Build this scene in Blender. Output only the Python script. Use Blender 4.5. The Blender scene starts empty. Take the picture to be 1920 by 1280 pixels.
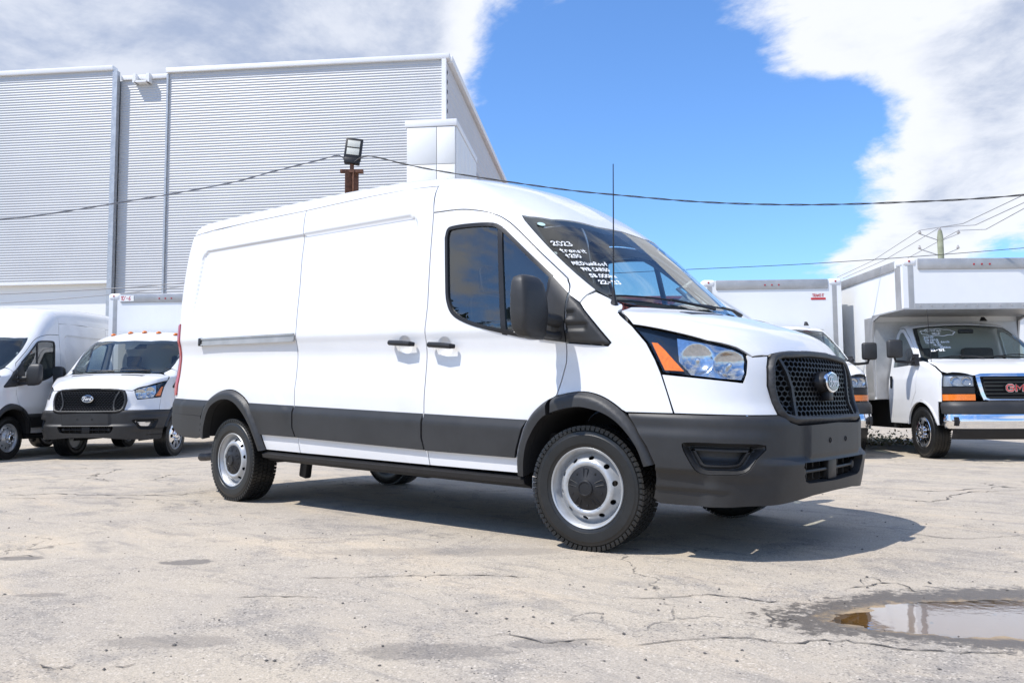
import bpy, bmesh, math, random
import numpy as np
from mathutils import Vector, Matrix
from mathutils.geometry import delaunay_2d_cdt
random.seed(7); rng=np.random.default_rng(7)
D=bpy.data; C=bpy.context.scene.collection; R_=math.radians
# ------------------------------------------------------------------ camera
cam=D.cameras.new('camera'); camo=D.objects.new('camera',cam); C.objects.link(camo)
CP=np.array([2.8045,-4.806,.848]); yaw,pit,rol=2.2876,.0712,-.006
fw=np.array([math.cos(yaw)*math.cos(pit),math.sin(yaw)*math.cos(pit),math.sin(pit)])
r0=np.array([math.sin(yaw),-math.cos(yaw),0]); u0=np.cross(r0,fw)
rr=math.cos(rol)*r0+math.sin(rol)*u0; uu=-math.sin(rol)*r0+math.cos(rol)*u0
M=Matrix.Identity(4)
for i in range(3):
    M[i][0]=rr[i]; M[i][1]=uu[i]; M[i][2]=-fw[i]; M[i][3]=CP[i]
camo.matrix_world=M; cam.sensor_width=36; cam.lens=1550*36/1920; cam.clip_end=3000; cam.clip_start=.05
sc=bpy.context.scene; sc.camera=camo
sc.view_settings.view_transform='Standard'; sc.view_settings.look='None'; sc.view_settings.gamma=1
sc.view_settings.exposure=.14
# ------------------------------------------------------------------ sun and sky
SUN=Vector((-.24,-.60,1)).normalized()          # towards the sun
sl=D.lights.new('sun','SUN'); sl.energy=4.8; sl.angle=R_(.53); sl.color=(1,.955,.89)
so=D.objects.new('sun',sl); C.objects.link(so); so.rotation_euler=SUN.to_track_quat('Z','Y').to_euler(); so.location=(0,0,30)
W=D.worlds.new('World'); sc.world=W; W.use_nodes=True
def nd(nt,t,**k):
    n=nt.nodes.new(t)
    for a,b in k.items(): setattr(n,a,b)
    return n
def mth(nt,op,a,b=None,c=None,clamp=False):
    n=nd(nt,'ShaderNodeMath',operation=op,use_clamp=clamp)
    for i,v in enumerate((a,b,c)):
        if v is None: continue
        if isinstance(v,(int,float)): n.inputs[i].default_value=v
        else: nt.links.new(v,n.inputs[i])
    return n.outputs[0]
def sstep(nt,v,a,b):
    n=nd(nt,'ShaderNodeMapRange',interpolation_type='SMOOTHSTEP'); nt.links.new(v,n.inputs[0])
    n.inputs[1].default_value=a; n.inputs[2].default_value=b; return n.outputs[0]
def mixc(nt,f,a,b,bt='MIX'):
    n=nd(nt,'ShaderNodeMix',data_type='RGBA',blend_type=bt)
    for i,v in ((0,f),(6,a),(7,b)):
        if isinstance(v,(int,float)): n.inputs[i].default_value=v
        elif isinstance(v,tuple): n.inputs[i].default_value=(*v,1)
        else: nt.links.new(v,n.inputs[i])
    return n.outputs[2]
def noise(nt,vec,scale,det=6,rough=.55,dist=0,w=None):
    n=nd(nt,'ShaderNodeTexNoise'); n.inputs['Scale'].default_value=scale; n.inputs['Detail'].default_value=det
    n.inputs['Roughness'].default_value=rough; n.inputs['Distortion'].default_value=dist
    if vec is not None: nt.links.new(vec,n.inputs['Vector'])
    return n.outputs['Fac']
def build_sky():
    nt=W.node_tree; nt.nodes.clear(); L=nt.links.new
    out=nd(nt,'ShaderNodeOutputWorld'); bg=nd(nt,'ShaderNodeBackground'); bg.inputs[1].default_value=.145
    sky=nd(nt,'ShaderNodeTexSky',sky_type='NISHITA'); sky.sun_disc=False
    sky.sun_elevation=math.asin(SUN.z); sky.sun_rotation=math.atan2(SUN.x,SUN.y)
    sky.air_density=1.0; sky.dust_density=.5; sky.ozone_density=2.0
    tc=nd(nt,'ShaderNodeTexCoord'); d=tc.outputs['Generated']
    sp=nd(nt,'ShaderNodeSeparateXYZ'); L(d,sp.inputs[0])
    den=mth(nt,'ADD',mth(nt,'MAXIMUM',sp.outputs[2],0.0),.22)
    cb=nd(nt,'ShaderNodeCombineXYZ'); L(mth(nt,'DIVIDE',sp.outputs[0],den),cb.inputs[0]); L(mth(nt,'DIVIDE',sp.outputs[1],den),cb.inputs[1])
    cb.inputs[2].default_value=11.2
    n1=noise(nt,cb.outputs[0],1.5,10,.60,.35)
    n2=noise(nt,cb.outputs[0],5.5,8,.62,.25)
    v=mth(nt,'ADD',mth(nt,'MULTIPLY',mth(nt,'SUBTRACT',n1,.5),1.25),mth(nt,'ADD',mth(nt,'MULTIPLY',mth(nt,'SUBTRACT',n2,.5),.55),.5))
    # large cloud banks (direction, half-angle, weight): cumulus to the right, grey bank over the warehouse, clear gap between
    def bank(dr,a0,a1,wt):
        vd=nd(nt,'ShaderNodeVectorMath',operation='DOT_PRODUCT'); L(d,vd.inputs[0]); vd.inputs[1].default_value=Vector(dr).normalized()
        ang=mth(nt,'ARCCOSINE',mth(nt,'MINIMUM',vd.outputs['Value'],1.0))
        return mth(nt,'MULTIPLY',sstep(nt,ang,R_(a1),R_(a0)),wt)
    for dr,a0,a1,wt in BANKS: v=mth(nt,'ADD',v,bank(dr,a0,a1,wt))
    v=mth(nt,'ADD',v,mth(nt,'MULTIPLY',sstep(nt,sp.outputs[2],.40,.05),.075))
    dens=sstep(nt,v,.47,.69)
    thick=sstep(nt,v,.74,1.10)
    n3=noise(nt,cb.outputs[0],2.6,8,.62,.3)
    shade=mth(nt,'MULTIPLY',thick,mth(nt,'ADD',mth(nt,'MULTIPLY',sstep(nt,n3,.36,.64),.7),.3))
    ccol=mixc(nt,shade,(6.2,6.35,6.7),(2.7,3.2,4.35))
    skyc=mixc(nt,1.0,sky.outputs[0],(.80,1.13,1.52),'MULTIPLY')
    L(mixc(nt,mth(nt,'MULTIPLY',dens,.96),skyc,ccol),bg.inputs[0]); L(bg.outputs[0],out.inputs[0])
BANKS=[((-.235,.91,.34),5,13,.24),((-.10,.95,.30),5,14,.16),((-.33,.86,.39),2,8,.16),((-.90,.28,.38),16,32,.72),((-.76,.50,.43),6,13,.42),((-.60,.70,.36),3,14,-.27),((-.47,.82,.27),5,14,-.32),((-.31,.91,.265),2,8,-.36),((-.27,.95,.15),2,6,.22)]
build_sky()
# ------------------------------------------------------------------ material helpers
MATS={}
def newmat(name):
    m=D.materials.new(name); m.use_nodes=True; nt=m.node_tree; b=nt.nodes['Principled BSDF']; MATS[name]=m
    return m,nt,b
def simple(name,col,rough=.5,metal=0,coat=0,var=.0,vscale=6,bump=0,bscale=200,spec=.5,rvar=0):
    m,nt,b=newmat(name); L=nt.links.new
    b.inputs['Base Color'].default_value=(*col,1); b.inputs['Roughness'].default_value=rough; b.inputs['Metallic'].default_value=metal
    b.inputs['Coat Weight'].default_value=coat; b.inputs['Coat Roughness'].default_value=.04; b.inputs['Specular IOR Level'].default_value=spec
    tc=nd(nt,'ShaderNodeTexCoord').outputs['Object']
    if var or rvar:
        f=noise(nt,tc,vscale,7,.65)
        if var:
            r=sstep(nt,f,.35,.7); L(mixc(nt,r,tuple(c*(1-var) for c in col),col),b.inputs['Base Color'])
        if rvar: L(mth(nt,'ADD',mth(nt,'MULTIPLY',f,rvar*2),rough-rvar),b.inputs['Roughness'])
    if bump:
        bn=nd(nt,'ShaderNodeBump'); bn.inputs['Strength'].default_value=bump; bn.inputs['Distance'].default_value=.002
        L(noise(nt,tc,bscale,3),bn.inputs['Height']); L(bn.outputs[0],b.inputs['Normal'])
    return m
def glassmat(name,tint,ior=1.6,alpha=.0,rough=0,dark=(.02,.02,.02)):
    m,nt,b=newmat(name); L=nt.links.new; nt.nodes.remove(b); out=nt.nodes['Material Output']
    tr=nd(nt,'ShaderNodeBsdfTransparent'); tr.inputs[0].default_value=(*tint,1)
    gl=nd(nt,'ShaderNodeBsdfGlossy'); gl.inputs['Roughness'].default_value=rough; gl.inputs[0].default_value=(1,1,1,1)
    fr=nd(nt,'ShaderNodeFresnel'); bf=nd(nt,'ShaderNodeNewGeometry').outputs['Backfacing']   # thin pane: same index from both faces
    L(mth(nt,'ADD',mth(nt,'MULTIPLY',bf,1/ior-ior),ior),fr.inputs[0])
    mx=nd(nt,'ShaderNodeMixShader'); L(fr.outputs[0],mx.inputs[0]); L(tr.outputs[0],mx.inputs[1]); L(gl.outputs[0],mx.inputs[2])
    L(mx.outputs[0],out.inputs[0]); return m
paint=simple('white_paint',(.715,.72,.73),.30,coat=.7,var=.05,vscale=1.5,rvar=.04)
plastic=simple('charcoal_plastic',(.027,.0272,.0285),.50,var=.35,vscale=3,bump=.25,bscale=420,rvar=.07)
plastic2=simple('black_plastic',(.016,.016,.018),.45,var=.2,vscale=9,spec=.35)
exst=simple('exhaust_steel',(.10,.09,.085),.5,metal=.6,var=.4,vscale=20)
meshm=simple('grille_black',(.010,.010,.011),.42,spec=.3)
gloss=simple('black_gloss',(.012,.012,.014),.12,coat=.5)
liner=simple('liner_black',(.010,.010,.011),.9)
rubber=simple('tyre_rubber',(.011,.011,.011),.42,var=.35,vscale=14,rvar=.15,bump=.2,bscale=150)
steel=simple('silver_wheel_paint',(.46,.47,.48),.36,metal=.45,var=.15,vscale=12,rvar=.08)
alu=simple('brushed_aluminium',(.47,.465,.46),.40,metal=.5,var=.18,vscale=4,rvar=.1)
chrome=simple('chrome',(.82,.83,.85),.07,metal=1)
mirrorm=simple('mirror_glass',(.8,.82,.84),.02,metal=1)
trim=simple('interior_grey',(.17,.17,.175),.7,var=.15)
seatm=simple('seat_fabric',(.07,.072,.078),.9,var=.3,vscale=40)
headl=simple('headliner',(.45,.45,.44),.9)
inkw=simple('white_marker',(.86,.87,.87),.7)
redm=simple('red_lens',(.42,.012,.02),.15,coat=.6,var=.2,vscale=30)
amber=simple('amber_lens',(.85,.20,.012),.22,coat=.5,var=.25,vscale=60)
rust=simple('rusty_steel',(.19,.085,.05),.8,var=.5,vscale=18,bump=.4,bscale=60)
galv=simple('galvanised',(.52,.53,.54),.45,metal=.6,var=.2,vscale=8,rvar=.1)
redpl=simple('red_decal',(.5,.02,.025),.4)
badge=simple('badge_blue',(.045,.055,.085),.2,coat=.8)
wsglass=glassmat('windscreen_glass',(.86,.94,.92),1.62)
sdglass=glassmat('side_glass',(.55,.64,.65),1.95)
lens=glassmat('lamp_lens',(.95,.96,.97),1.38)
# ------------------------------------------------------------------ object helpers
def link(name,me,mat,parent=None,loc=None,kind=None):
    o=D.objects.new(name,me); C.objects.link(o)
    if mat is not None and me is not None and not me.materials: me.materials.append(mat)
    if parent is not None: o.parent=parent
    if loc is not None: o.location=loc
    if kind: o['kind']=kind
    return o
def thing(name,label,cat,loc=(0,0,0),rz=0,group=None,ry=0):
    o=D.objects.new(name,None); C.objects.link(o); o.empty_display_size=.2
    o.location=loc; o.rotation_euler=(0,ry,rz); o['label']=label; o['category']=cat
    if group: o['group']=group
    return o
def tag(o,label,cat,group=None):
    o['label']=label; o['category']=cat
    if group: o['group']=group
    return o
def copytree(o,parent=None,skip=()):
    c=o.copy(); C.objects.link(c); c.parent=parent
    for ch in o.children:
        if ch.name.split('.')[0] in skip: continue
        copytree(ch,c,skip)
    return c
def mesh(name,V,Fc,smooth=None,mat=None):
    me=D.meshes.new(name); me.from_pydata([tuple(map(float,v)) for v in V],[],[tuple(int(i) for i in f) for f in Fc]); me.update()
    if smooth is not None:
        me.polygons.foreach_set('use_smooth',[True]*len(me.polygons))
        if smooth<179: me.set_sharp_from_angle(angle=R_(smooth))
    if mat: me.materials.append(mat)
    return me
class MB:
    """collects simple solids into one mesh"""
    def __init__(s): s.v=[]; s.f=[]
    def add(s,V,Fc):
        n=len(s.v); s.v+= [tuple(v) for v in V]; s.f+=[tuple(i+n for i in f) for f in Fc]; return s
    def box(s,c,d,rot=None,bev=0):
        x,y,z=[q/2 for q in d]
        if bev:
            bm=bmesh.new(); bmesh.ops.create_cube(bm,size=1)
            for v in bm.verts: v.co=Vector((v.co.x*d[0],v.co.y*d[1],v.co.z*d[2]))
            bmesh.ops.bevel(bm,geom=bm.edges[:],offset=bev,segments=2,affect='EDGES',profile=.5)
            bm.verts.index_update(); V=[v.co.copy() for v in bm.verts]; Fc=[[v.index for v in f.verts] for f in bm.faces]; bm.free()
        else:
            V=[Vector(p) for p in((-x,-y,-z),(x,-y,-z),(x,y,-z),(-x,y,-z),(-x,-y,z),(x,-y,z),(x,y,z),(-x,y,z))]
            Fc=[(0,3,2,1),(4,5,6,7),(0,1,5,4),(1,2,6,5),(2,3,7,6),(3,0,4,7)]
        Mx=rot or Matrix.Identity(3)
        return s.add([Mx@v+Vector(c) for v in V],Fc)
    def tube(s,pts,r,n=8,cap=True):
        pts=[Vector(p) for p in pts]; rs=r if isinstance(r,(list,tuple)) else [r]*len(pts); rings=[]
        up=Vector((0,0,1))
        for i,p in enumerate(pts):
            t=(pts[min(i+1,len(pts)-1)]-pts[max(i-1,0)]).normalized()
            a=t.cross(up if abs(t.z)<.95 else Vector((1,0,0))).normalized(); b=t.cross(a)
            rings.append([p+a*rs[i]*math.cos(2*math.pi*k/n)+b*rs[i]*math.sin(2*math.pi*k/n) for k in range(n)])
        V=[v for rg in rings for v in rg]; Fc=[(i*n+k,i*n+(k+1)%n,(i+1)*n+(k+1)%n,(i+1)*n+k) for i in range(len(pts)-1) for k in range(n)]
        if cap: Fc+=[tuple(range(n))[::-1],tuple((len(pts)-1)*n+k for k in range(n))]
        return s.add(V,Fc)
    def lathe(s,prof,n=48,axis='y',c=(0,0,0)):
        V=[];Fc=[]
        for (a,r) in prof:
            for k in range(n):
                t=2*math.pi*k/n
                p=(r*math.cos(t),a,r*math.sin(t)) if axis=='y' else ((a,r*math.cos(t),r*math.sin(t)) if axis=='x' else (r*math.cos(t),r*math.sin(t),a))
                V.append((p[0]+c[0],p[1]+c[1],p[2]+c[2]))
        for i in range(len(prof)-1):
            for k in range(n): Fc.append((i*n+k,i*n+(k+1)%n,(i+1)*n+(k+1)%n,(i+1)*n+k))
        return s.add(V,Fc)
    def prism(s,poly,axis,a,b):
        n=len(poly)
        def P(u,v,w): return {'x':(w,u,v),'y':(u,w,v),'z':(u,v,w)}[axis]
        V=[P(u,v,a) for u,v in poly]+[P(u,v,b) for u,v in poly]
        Fc=[tuple(range(n)),tuple(range(2*n-1,n-1,-1))]+[(i,n+i,n+(i+1)%n,(i+1)%n) for i in range(n)]
        return s.add(V,Fc)
    def obj(s,name,mat,parent=None,smooth=30,loc=None,kind=None,fixn=True):
        me=D.meshes.new(name); me.from_pydata(s.v,[],s.f)
        if fixn:
            bm=bmesh.new(); bm.from_mesh(me); bmesh.ops.recalc_face_normals(bm,faces=bm.faces[:]); bm.to_mesh(me); bm.free()
        me.polygons.foreach_set('use_smooth',[True]*len(me.polygons)); me.set_sharp_from_angle(angle=R_(smooth)); me.update()
        return link(name,me,mat,parent,loc,kind)
def flipy(o,name=None,parent=None):
    me=o.data.copy(); me.materials.clear()
    n=len(me.vertices); co=np.empty(n*3); me.vertices.foreach_get('co',co); co=co.reshape(-1,3)
    fs=[tuple(p.vertices)[::-1] for p in o.data.polygons]; co[:,1]*=-1
    m2=mesh(o.data.name,co,fs,40); q=link(name or o.name.split('.')[0],m2,o.data.materials[0],parent or o.parent); D.meshes.remove(me)
    q.location=(o.location[0],-o.location[1],o.location[2])
    return q
# ------------------------------------------------------------------ body surfaces
def pch(pts):
    xs=np.array([p[0] for p in pts],float); ys=np.array([p[1] for p in pts],float)
    h=np.diff(xs); d=np.diff(ys)/h; m=np.zeros_like(ys)
    for i in range(1,len(xs)-1):
        if d[i-1]*d[i]>0:
            w1=2*h[i]+h[i-1]; w2=h[i]+2*h[i-1]; m[i]=(w1+w2)/(w1/d[i-1]+w2/d[i])
    m[0]=d[0]; m[-1]=d[-1]
    def f(x):
        x=np.clip(x,xs[0],xs[-1]); i=np.clip(np.searchsorted(xs,x)-1,0,len(h)-1)
        t=(x-xs[i])/h[i]; t2=t*t; t3=t2*t
        return (2*t3-3*t2+1)*ys[i]+(t3-2*t2+t)*h[i]*m[i]+(-2*t3+3*t2)*ys[i+1]+(t3-t2)*h[i]*m[i+1]
    return staticmethod(f)
def smax(a,b,k):
    h=np.maximum(k-np.abs(a-b),0)/k
    return np.maximum(a,b)+h*h*k*.25
def sst(v,a,b):
    t=np.clip((v-a)/(b-a),0,1); return t*t*(3-2*t)
class Transit:
    Yz=pch([(.15,.93),(.3,.985),(.45,1.012),(.6,1.022),(.82,1.028),(.95,1.012),(1.1,1.003),(1.2,1.016),(1.27,1.032),(1.34,1.025),(1.5,1.005),(1.75,.97),(2.0,.932),(2.2,.9),(2.36,.872),(2.7,.80)])
    Yx=pch([(-5.1,.06),(-4.8,.03),(-4.3,.008),(-3.5,0),(-.4,0),(0,.004),(.3,.02),(.5,.045),(.8,.11),(1.1,.2)])
    Xc=pch([(.15,.90),(.3,.975),(.45,1.005),(.6,1.02),(.74,1.02),(.80,1.0),(.86,.98),(.95,.968),(1.05,.955),(1.12,.94),(1.18,.91),(1.28,.85)])
    Bul=pch([(0,0),(.2,.002),(.4,.012),(.55,.036),(.7,.095),(.82,.19),(.92,.335),(1.0,.55),(1.1,1.0)])
    Bsz=pch([(.2,1),(.75,1),(.9,1.12),(1.15,1.35)])
    ZcM=pch([(-5.2,2.43),(-4.8,2.475),(-4.0,2.487),(-3,2.493),(-2,2.477),(-1.5,2.442),(-1.2,2.397),(-.95,2.318),(-.75,2.22),(-.55,2.095),(-.3,1.90),(0,1.635),(.18,1.48),(.25,1.43),(.33,1.397),(.5,1.365),(.7,1.305),(.85,1.24),(.94,1.17),(1.05,1.06)])
    ZcL=pch([(-5.2,2.18),(-1.3,2.20),(-1.0,2.19),(-.8,2.165),(-.62,2.11),(-.5,2.045),(-.3,1.90),(0,1.635),(.18,1.48),(.25,1.43),(.33,1.397),(.5,1.365),(.7,1.305),(.85,1.24),(.94,1.17),(1.05,1.06)])
    Tb=pch([(0,0),(.3,.015),(.5,.045),(.7,.10),(.85,.16),(1.1,.3)])
    Tcr=pch([(0,0),(.4,.015),(.7,.045),(.9,.085),(1.1,.14)])
    Kac=pch([(-5,.16),(-1.3,.2),(-.8,.12),(-.3,.09),(.2,.09),(.6,.12),(1,.12)])
    RL=pch([(.2,4.84),(.6,4.86),(1.2,4.82),(1.6,4.87),(2.0,4.915),(2.5,4.87)])
    def __init__(s,low=False,high=False):
        s.low=low; s.Zc=s.ZcL if low else s.ZcM
        if high: s.Zc=lambda x: s.ZcM(x)+.17*sst(-x,.5,1.35)
    def Zt(s,x,ay):
        xb=x+s.Tb(ay)*np.clip((x+1.6)/.8,0,1)
        return s.Zc(xb)-s.Tcr(ay)*np.clip((-.2-x)/.6,.35,1)
    def __call__(s,x,y,z):
        ay=np.abs(y)
        # pressed recess of the cargo side and the swelling over the rear arch
        qx=np.abs(x+3.02)-1.50+.10; qz=np.abs(z-1.55)-.545+.10
        sd=np.hypot(np.maximum(qx,0),np.maximum(qz,0))+np.minimum(np.maximum(qx,qz),0)-.10
        rec=.022*sst(-sd,-.010,.014)*sst(z,1.33,1.75)
        bx=np.abs(x+3.72); w=.42+np.clip(1.06-z,0,.4)*1.1
        bum=.011*sst(w-bx,-.05,.05)*sst(1.08-z,0,.08)*sst(z,.5,.72)
        a=ay-(s.Yz(z)-s.Yx(x)-rec+bum)
        b=x-(s.Xc(z)-s.Bul(ay)*s.Bsz(z))
        e=.01; sl=(s.Zt(x+e,ay)-s.Zt(x-e,ay))/(2*e)
        c=(z-s.Zt(x,ay))/np.sqrt(1+sl*sl)
        f=smax(a,c,s.Kac(x)); f=smax(f,b,.10); return smax(f,-x-s.RL(z),.12)
def cast(F,o,d,L=2.2,n=56):
    ts=np.linspace(0,L,n); N0=len(o); lo=np.zeros(N0); hi=np.full(N0,float(L)); act=np.arange(N0)
    for i in range(1,n):
        P=o[act]+d[act]*ts[i]; neg=F(P[:,0],P[:,1],P[:,2])<0
        k=act[neg]; lo[k]=ts[i-1]; hi[k]=ts[i]; act=act[~neg]
        if not len(act): break
    for _ in range(15):
        m=(lo+hi)/2; P=o+d*m[:,None]; s=F(P[:,0],P[:,1],P[:,2])<0
        hi=np.where(s,m,hi); lo=np.where(s,lo,m)
    P=o+d*hi[:,None]; e=2e-3; N=np.empty_like(P)
    for k in range(3):
        q=np.zeros(3); q[k]=e; A=P+q; B=P-q
        N[:,k]=F(A[:,0],A[:,1],A[:,2])-F(B[:,0],B[:,1],B[:,2])
    N/=np.linalg.norm(N,axis=1)[:,None]+1e-12
    return P,N
def side_map(F,Y=1.15):
    def f(uv):
        o=np.stack([uv[:,0],np.full(len(uv),-Y),uv[:,1]],-1); return cast(F,o,np.tile([0,1.,0],(len(uv),1)),Y-.2,26)
    return f
def ax_map(F,z0,s,R=2.2):
    def f(uv):
        ph=uv[:,1]/s; dr=np.stack([0*ph,np.sin(ph),np.cos(ph)],-1); o=dr*R; o[:,0]=uv[:,0]; o[:,2]+=z0
        return cast(F,o,-dr,R)
    f.to=lambda P:(P[0],math.atan2(P[1],P[2]-z0)*s)
    return f
def cyl_map(F,x0,s,R=1.9):
    def f(uv):
        ph=uv[:,0]/s; dr=np.stack([np.cos(ph),-np.sin(ph),0*ph],-1); o=dr*R; o[:,0]+=x0; o[:,2]=uv[:,1]
        return cast(F,o,-dr,R)
    f.to=lambda P:(math.atan2(-P[1],P[0]-x0)*s,P[2])
    return f
def rear_map(F):
    def f(uv):
        o=np.stack([np.full(len(uv),-5.6),uv[:,0],uv[:,1]],-1); return cast(F,o,np.tile([1.,0,0],(len(uv),1)),2)
    return f
def front_map(F,X=1.2):
    def f(uv):
        o=np.stack([np.full(len(uv),X),uv[:,0],uv[:,1]],-1); return cast(F,o,np.tile([-1.,0,0],(len(uv),1)),2.4,80)
    return f
def cr(pts,k=5,closed=False):
    P=[np.array(p,float) for p in pts]; n=len(P); out=[]
    rng_=range(n if closed else n-1)
    for i in rng_:
        p0=P[i-1] if (closed or i>0) else 2*P[0]-P[1]; p1=P[i]; p2=P[(i+1)%n]; p3=P[(i+2)%n] if (closed or i+2<n) else 2*P[-1]-P[-2]
        for t in np.arange(k)/k:
            out.append(.5*((2*p1)+(-p0+p2)*t+(2*p0-5*p1+4*p2-p3)*t*t+(-p0+3*p1-3*p2+p3)*t**3))
    if not closed: out.append(P[-1])
    return [tuple(p) for p in out]
def area2(p): 
    p=np.asarray(p); return .5*np.sum(p[:,0]*np.roll(p[:,1],-1)-np.roll(p[:,0],-1)*p[:,1])
def inset(poly,d):
    p=np.asarray(poly,float)
    if area2(p)<0: p=p[::-1]
    if d==0: return p
    a=p-np.roll(p,1,0); b=np.roll(p,-1,0)-p
    a/=np.linalg.norm(a,axis=1)[:,None]+1e-12; b/=np.linalg.norm(b,axis=1)[:,None]+1e-12
    na=np.stack([-a[:,1],a[:,0]],-1); nb=np.stack([-b[:,1],b[:,0]],-1); n=na+nb
    n/=np.maximum((n*na).sum(1),.45)[:,None]*1.0+1e-9
    return p+n*d
def resamp(poly,h):
    p=np.asarray(poly,float); out=[]
    for i in range(len(p)):
        a=p[i]; b=p[(i+1)%len(p)]; L=np.linalg.norm(b-a)
        if L<1e-6: continue
        k=max(1,int(round(L/h)))
        for j in range(k): out.append(a+(b-a)*j/k)
    return np.array(out)
def inside(q,polys):
    r=np.zeros(len(q),bool)
    for p in polys:
        x,y=q[:,0],q[:,1]; x1,y1=p[:,0],p[:,1]; x2,y2=np.roll(x1,-1),np.roll(y1,-1)
        for a,b,c,d in zip(x1,y1,x2,y2):
            if b==d: continue
            m=((b>y)!=(d>y))&(x<(c-a)*(y-b)/(d-b)+a); r^=m
    return r
def tri2d(outline,holes,h):
    polys=[resamp(outline,h)]+[resamp(q,h*.7) for q in holes]
    lo=polys[0].min(0); hi=polys[0].max(0)
    ys=np.arange(lo[1]+h*.5,hi[1],h*.87); G=[]
    for i,y in enumerate(ys):
        xs=np.arange(lo[0]+(.5*h if i%2 else h*.1),hi[0],h); G.append(np.stack([xs,np.full_like(xs,y)],-1))
    G=np.concatenate(G) if G else np.zeros((0,2))
    if len(G):
        G=G[inside(G,polys)]
        B=np.concatenate(polys)
        keep=np.ones(len(G),bool)
        for s in range(0,len(G),2000):
            dd=((G[s:s+2000,None,:]-B[None])**2).sum(-1).min(1); keep[s:s+2000]=dd>(h*.45)**2
        G=G[keep]
    V=[];E=[]
    for p in polys:
        n0=len(V); V+=[tuple(q) for q in p]; E+=[(n0+i,n0+(i+1)%len(p)) for i in range(len(p))]
    V+=[tuple(q) for q in G]
    r=delaunay_2d_cdt([Vector(v) for v in V],E,[],0,1e-6)
    v=np.array([tuple(q) for q in r[0]]); t=np.array([tuple(f) for f in r[2] if len(f)==3])
    cen=v[t].mean(1); t=t[inside(cen,polys)]
    used=np.unique(t); rem=np.full(len(v),-1); rem[used]=np.arange(len(used))
    return v[used],rem[t]
def surf(uv,t,mapf,off=0,depth=.012,back=False):
    P,N=mapf(uv)
    o=off(P,uv) if callable(off) else np.full(len(P),float(off))
    if callable(off): # tilt normals by the relief
        P2=P+N*o[:,None]
        fn=np.cross(P2[t[:,1]]-P2[t[:,0]],P2[t[:,2]]-P2[t[:,0]])
        sgn=np.sign((fn*N[t[:,0]]).sum(1)); fn*=sgn[:,None]
        vn=np.zeros_like(P)
        for k in range(3): np.add.at(vn,t[:,k],fn)
        N2=vn/(np.linalg.norm(vn,axis=1)[:,None]+1e-12); P=P2
    else: P=P+N*o[:,None]; N2=N
    fn=np.cross(P[t[:,1]]-P[t[:,0]],P[t[:,2]]-P[t[:,0]]); fl=(fn*N[t[:,0]]).sum(1)<0
    t=t.copy(); t[fl]=t[fl][:,[0,2,1]]
    V=[P];NN=[N2];Fc=[tuple(q) for q in t]
    if depth:
        ed={}
        for f in t:
            for a,b in((f[0],f[1]),(f[1],f[2]),(f[2],f[0])):
                if (b,a) in ed: del ed[(b,a)]
                else: ed[(a,b)]=1
        n=len(P); ex=[];en=[]
        for a,b in ed:
            d=P[b]-P[a]; q=np.cross(d,N[a]); q/=np.linalg.norm(q)+1e-12
            k=n+len(ex); ex+=[P[a],P[b],P[b]-N[b]*depth,P[a]-N[a]*depth]; en+=[q]*4
            Fc.append((k+1,k,k+3,k+2))
        if ex: V.append(np.array(ex)); NN.append(np.array(en))
    return np.concatenate(V),np.concatenate(NN),Fc
def nmesh(name,V,N,Fc,mat):
    me=mesh(name,V,Fc,None,mat); me.polygons.foreach_set('use_smooth',[True]*len(me.polygons))
    me.normals_split_custom_set_from_vertices([tuple(q) for q in N]); return me
def panel(name,outline,mapf,mat,parent,holes=(),h=.03,gap=.0045,off=0,depth=.012,mirror=True,label=None):
    o=inset(outline,gap); hs=[inset(q,-gap if gap>0 else 0) for q in holes]
    uv,t=tri2d(o,hs,h); V,N,Fc=surf(uv,t,mapf,off,depth); out=[]
    a=link(name,nmesh(name,V,N,Fc,mat),None,parent); out.append(a)
    if mirror:
        p2=parent
        if isinstance(mirror,bpy.types.Object): p2=mirror
        V2=V*[1,-1,1]; N2=N*[1,-1,1]; b=link(name,nmesh(name,V2,N2,[f[::-1] for f in Fc],mat),None,p2); out.append(b)
    if label:
        for q in out: q['label']=label
    return out if mirror else out[0]
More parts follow.
